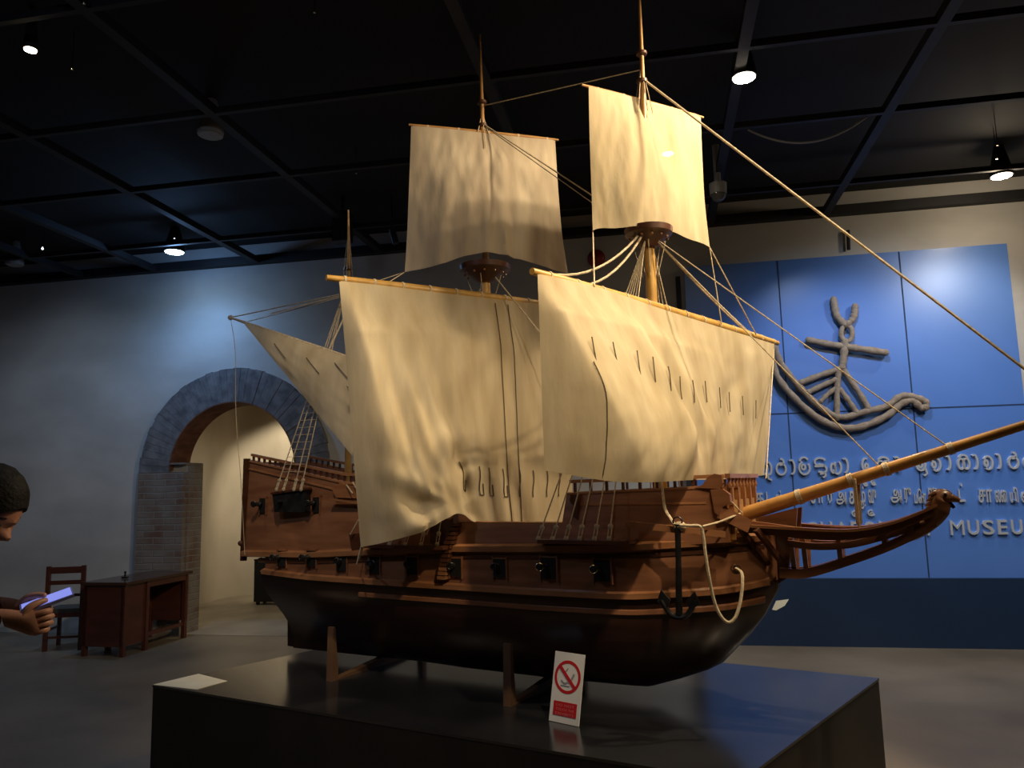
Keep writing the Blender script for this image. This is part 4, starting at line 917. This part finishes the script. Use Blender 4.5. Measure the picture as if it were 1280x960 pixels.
# facing +x. skeleton points
pts=[pp(0,0,.95),pp(-.01,0,1.12),pp(0,0,1.30),pp(.03,0,1.44),pp(.06,0,1.52),pp(.09,0,1.58),      #0-5 pelvis..neck..skull base
     pp(.0,-.17,1.42),pp(-.02,-.22,1.20),  #6,7 right shoulder, elbow (camera side)
     pp(.0,.17,1.42),pp(-.01,.22,1.20),    #8,9
     pp(0,-.09,.92),pp(.03,-.1,.5),pp(-.02,-.1,.09),pp(.12,-.11,.04),  #10-13 legs
     pp(0,.09,.92),pp(.03,.1,.5),pp(-.02,.1,.09),pp(.12,.11,.04)]
HR=aty(2,772,2.02); HL=aty(2,756,2.19)   # wrists (right nearer camera)
pts+= [HR,HL]
edges=[(0,1),(1,2),(2,3),(3,4),(4,5),(3,6),(6,7),(7,18),(3,8),(8,9),(9,19),(0,10),(10,11),(11,12),(12,13),(0,14),(14,15),(15,16),(16,17)]
rad=[(.15,.11),(.14,.1),(.16,.11),(.11,.09),.055,.055,.06,.042,.06,.042,.085,.058,.04,.035,.085,.058,.04,.035,.026,.026]
vs,fs=skin('body',pts,edges,rad,m_skin,per,2,0)
bb=B(); bb.add(vs,fs)
# head: shaped ellipsoid turned down; centre/axes
hd=math.radians(38)  # chin tucked
hc=aty(-20,634,2.2)
fx=V((math.cos(hd),0,-math.sin(hd))); uz=V((math.sin(hd),0,math.cos(hd))); sy=V((0,1,0))
def headpt(th,ph):   # ph: polar from top, th azimuth from face dir
    x=math.sin(ph)*math.cos(th); y=math.sin(ph)*math.sin(th); z=math.cos(ph)
    rx=.098; ry=.076; rz=.118
    if z<0: # jaw narrows
        k=-z; ry*=1-.35*k; 
        if x<0: rx*=1-.35*k
    X=x*rx;Y=y*ry;Z=z*rz
    # profile features on the mid-line of the face
    f=math.exp(-(y/.28)**2)*(1 if x>0 else 0)
    X+=f*(.026*math.exp(-((z+.22)/.13)**2)-.008*math.exp(-((z-.02)/.08)**2)+.006*math.exp(-((z-.16)/.1)**2)+.008*math.exp(-((z+.52)/.07)**2)+.008*math.exp(-((z+.62)/.06)**2)+.012*math.exp(-((z+.86)/.12)**2))
    return hc+fx*X+sy*Y+uz*Z
n_,m_=40,36
hr=[[headpt(2*PI*k_/n_,PI*j/m_) for k_ in range(n_)] for j in range(1,m_)]
bb.loft(hr)
def hp(x,y,z): return hc+fx*x+sy*y+uz*z
for sy_ in (-1,1): bb.ball(hp(-.005,.073*sy_,-.01),.02,.01,.03,n=10,m=8)
bb.tube([pp(.08,0,1.5),hc-uz*.06-fx*.02],[.058,.055],16)
# hands: palm + five fingers wrapped on the phone
PHC=aty(59,751,2.10); pdir=(aty(80,744,2.12)-aty(38,759,2.08)).normalized()   # long side of phone
pup=V((-.30,-.42,.80)); pup=(pup-pdir*pup.dot(pdir)).normalized()
pside=pdir.cross(pup).normalized()
if pside.y>0: pside=-pside      # towards camera
PW,PLn=.034,.062
def chain(P,R,n=8): bb.tube(smoothpath(P,3),[R[0]+(R[-1]-R[0])*i/((len(P)-1)*3) for i in range((len(P)-1)*3+1)],n); bb.ball(P[-1],R[-1]*1.02,n=8,m=6); bb.ball(P[0],R[0],n=8,m=6)
for wr_,sg_ in ((HR,1),(HL,-1)):
    near=pside*sg_
    pc_=PHC-pdir*.052+near*(PW+.012)-pup*.026      # palm centre, beside and below the phone's lower end
    P=smoothpath([wr_,wr_.lerp(pc_,.5),pc_,pc_+pdir*.018],3); rings=[]
    for i,q in enumerate(P):
        f=i/(len(P)-1); w_=.024+.011*math.sin(PI*min(1,f*.75)); t_=.021-.006*f
        rings.append([q+pup*(w_*math.cos(k_*PI/6))+near*(t_*math.sin(k_*PI/6)) for k_ in range(12)])
    bb.loft(rings)
    for k_ in range(4):   # fingers wrap forward and under the phone
        base=pc_+pdir*(.018-.004*k_)+pup*(.018-.0155*k_)
        L=(.026,.029,.027,.021)[k_]
        p1=base+pdir*L-pup*.003; p2=p1+(pdir*.35-near*.8-pup*.35).normalized()*L*.85; p3=p2+(-near*.9-pdir*.35).normalized()*L*.6
        chain([base,p1,p2,p3],[.0085,.007])
    th0=pc_-pdir*.012+pup*.022
    chain([th0,th0+pdir*.022+pup*.016-near*.004,th0+pdir*.045+pup*.018-near*.014,th0+pdir*.06+pup*.014-near*.024],[.0115,.0075])
bb.build('body',m_skin,per,True)
# hair cap
bb=B(); rings=[]
for j in range(1,17):
    ph=PI*.62*j/16; ring=[]
    for k_ in range(n_):
        th=2*PI*k_/n_; front=max(0,math.cos(th)); p_=ph*(1-.45*front**1.2); q=headpt(th,p_)-hc
        ring.append(hc+q*(1.075+.03*noise.noise(q*40))+uz*.006)
    rings.append(ring)
bb.loft(rings); bb.build('hair',m_hair,per,True)
for s_ in (-1,1):
    b=B(); b.tube(smoothpath([hp(.083,.014*s_,.022),hp(.085,.03*s_,.026),hp(.07,.05*s_,.018)],3),.004,6); b.build('eyebrow',m_hair,per,True)
    b=B(); b.ball(hp(.078,.03*s_,.003),.011,n=10,m=8); b.build('eye',m_black,per,True)
# shirt and trousers as offset skins
sp_=[pp(0,0,.90),pp(-.01,0,1.12),pp(0,0,1.30),pp(.02,0,1.43),pp(.0,-.18,1.42),pp(-.01,-.215,1.25),pp(.0,.18,1.42),pp(-.01,.215,1.25)]
vs,fs=skin('shirt',sp_,[(0,1),(1,2),(2,3),(3,4),(4,5),(3,6),(6,7)],[(.17,.13),(.16,.12),(.175,.125),(.09,.085),.075,.07,.075,.07],m_shirt,per); link('shirt',vs,fs,m_shirt,per,True)
tp_=[pp(0,0,.93),pp(0,-.09,.88),pp(.03,-.1,.5),pp(-.02,-.1,.1),pp(0,.09,.88),pp(.03,.1,.5),pp(-.02,.1,.1)]
vs,fs=skin('trousers',tp_,[(0,1),(1,2),(2,3),(0,4),(4,5),(5,6)],[(.155,.12),.1,.075,.06,.1,.075,.06],m_trou,per); link('trousers',vs,fs,m_trou,per,True)
ph=empty('phone',PHC-pup*.004,'blue lit phone held in both hands by the person','phone')
b=B(); b.box(PHC,pdir*PLn,pside*PW,pup*.004); b.build('case',m_phone,ph); b=B(); b.box(PHC+pup*.0045,pdir*(PLn-.004),pside*(PW-.004),pup*.0006); b.build('screen',m_screen,ph)

# ================================================================== LIGHTS
def spot(loc,target,power,color,size=60,blend=.5,rad=.05):
    l=bpy.data.lights.new('spot','SPOT'); l.energy=power; l.color=color; l.spot_size=math.radians(size); l.spot_blend=blend; l.shadow_soft_size=rad
    o=bpy.data.objects.new('spot_lamp',l); COL.objects.link(o); o.location=loc; o.rotation_euler=(V(target)-V(loc)).to_track_quat('-Z','Y').to_euler(); return o
def area(loc,target,power,color,sx,sy):
    l=bpy.data.lights.new('area','AREA'); l.shape='RECTANGLE'; l.size=sx; l.size_y=sy; l.energy=power; l.color=color
    o=bpy.data.objects.new('area_lamp',l); COL.objects.link(o); o.location=loc; o.rotation_euler=(V(target)-V(loc)).to_track_quat('-Z','Y').to_euler(); return o
WARM=(1,.78,.48); COOL=(.5,.7,1.)
def point(loc,power,color,rad):
    l=bpy.data.lights.new('point','POINT'); l.energy=power; l.color=color; l.shadow_soft_size=rad
    o=bpy.data.objects.new('point_lamp',l); COL.objects.link(o); o.location=loc; return o
def ship_spot(loc,target,power,color,size=60,blend=.5,rad=.045,body=True):
    return spot(loc,target,power,color,size,blend,rad)
ship_spot((2.1,3.55,4.38),S(2.0,0,2.0),430,WARM,95,.6,.07)          # key on the sails
ship_spot((2.9,2.5,4.38),S(1.9,0,2.1),230,WARM,75,.6,.12)
ship_spot((1.5,1.5,4.38),S(1.5,0,1.9),120,WARM,72,.8,.15)  # unseen front fill added to lift the main sail
ship_spot((1.0,.9,4.35),S(1.5,0,1.1),320,WARM,36,.85)  # unseen spot, its cone narrowed to brighten the mid hull
ship_spot((-.9,2.2,4.35),S(.15,0,1.4),150,WARM,36,.6)  # unseen spot added to brighten the stern
spot(pa-V((0,0,.03)),pa-V((0,0,3)),90,(1,.85,.62),110,.6,.07)
point(pb-V((0,0,.1)),14,(1,.8,.55),.07)
spot(pb-V((0,0,.03)),pb-V((.2,.2,3)),60,(1,.82,.58),130,.6,.07)
point(pc-V((0,0,.1)),9,(.25,.5,1),.08)
spot(pc-V((0,0,.03)),pc+V((0,0,-3)),80,(.25,.5,1),150,.8,.08)
spot(pd-V((0,0,.03)),pd-V((0,0,3)),25,(1,.85,.62),90,.6,.04)
spot(pe-V((0,0,.03)),pe-V((0,0,3)),20,(1,.85,.62),120,.6,.05)
spot(W(5.48,4.4,2.9),W(3.8,1.5,0),200,(.85,.9,1),80,.7,.07)
spot(W(3.3,4.4,2.0),W(3.6,1.3,0),150,(.7,.82,1),85,.7,.06)
spot(W(-5.6,4.4,2.4),W(-5.8,1.4,0),55,(.6,.75,1),100,.9,.1)
spot(W(-4.0,3.15,-2.2),W(-4.5,1.7,-PD),110,(1,.86,.62),75,.6,.05)
spot(W(-3.6,3.2,-1.2),W(-4.2,0,-2.2),70,(1,.86,.62),120,.8,.1)
spot((3.5,3.2,4.3),(4.2,5.5,0),220,(1,.85,.62),110,.8,.1)  # unseen warm fill added for the floor on the right
spot((-2.5,1.5,4.3),(-2.8,5.5,0),70,(.62,.75,1),120,.9,.1)  # unseen cool fill added for the left side of the room
w=bpy.data.worlds.new('world'); scn.world=w; w.use_nodes=True; w.node_tree.nodes['Background'].inputs[0].default_value=(.35,.45,.65,1); w.node_tree.nodes['Background'].inputs[1].default_value=.02

for o in COL.objects:
    if '_w' in o: del o['_w']
vs_=scn.view_settings; scn.display_settings.display_device='sRGB'; vs_.view_transform='Standard'; vs_.look='None'; vs_.gamma=1; vs_.exposure=0; vs_.use_curve_mapping=False
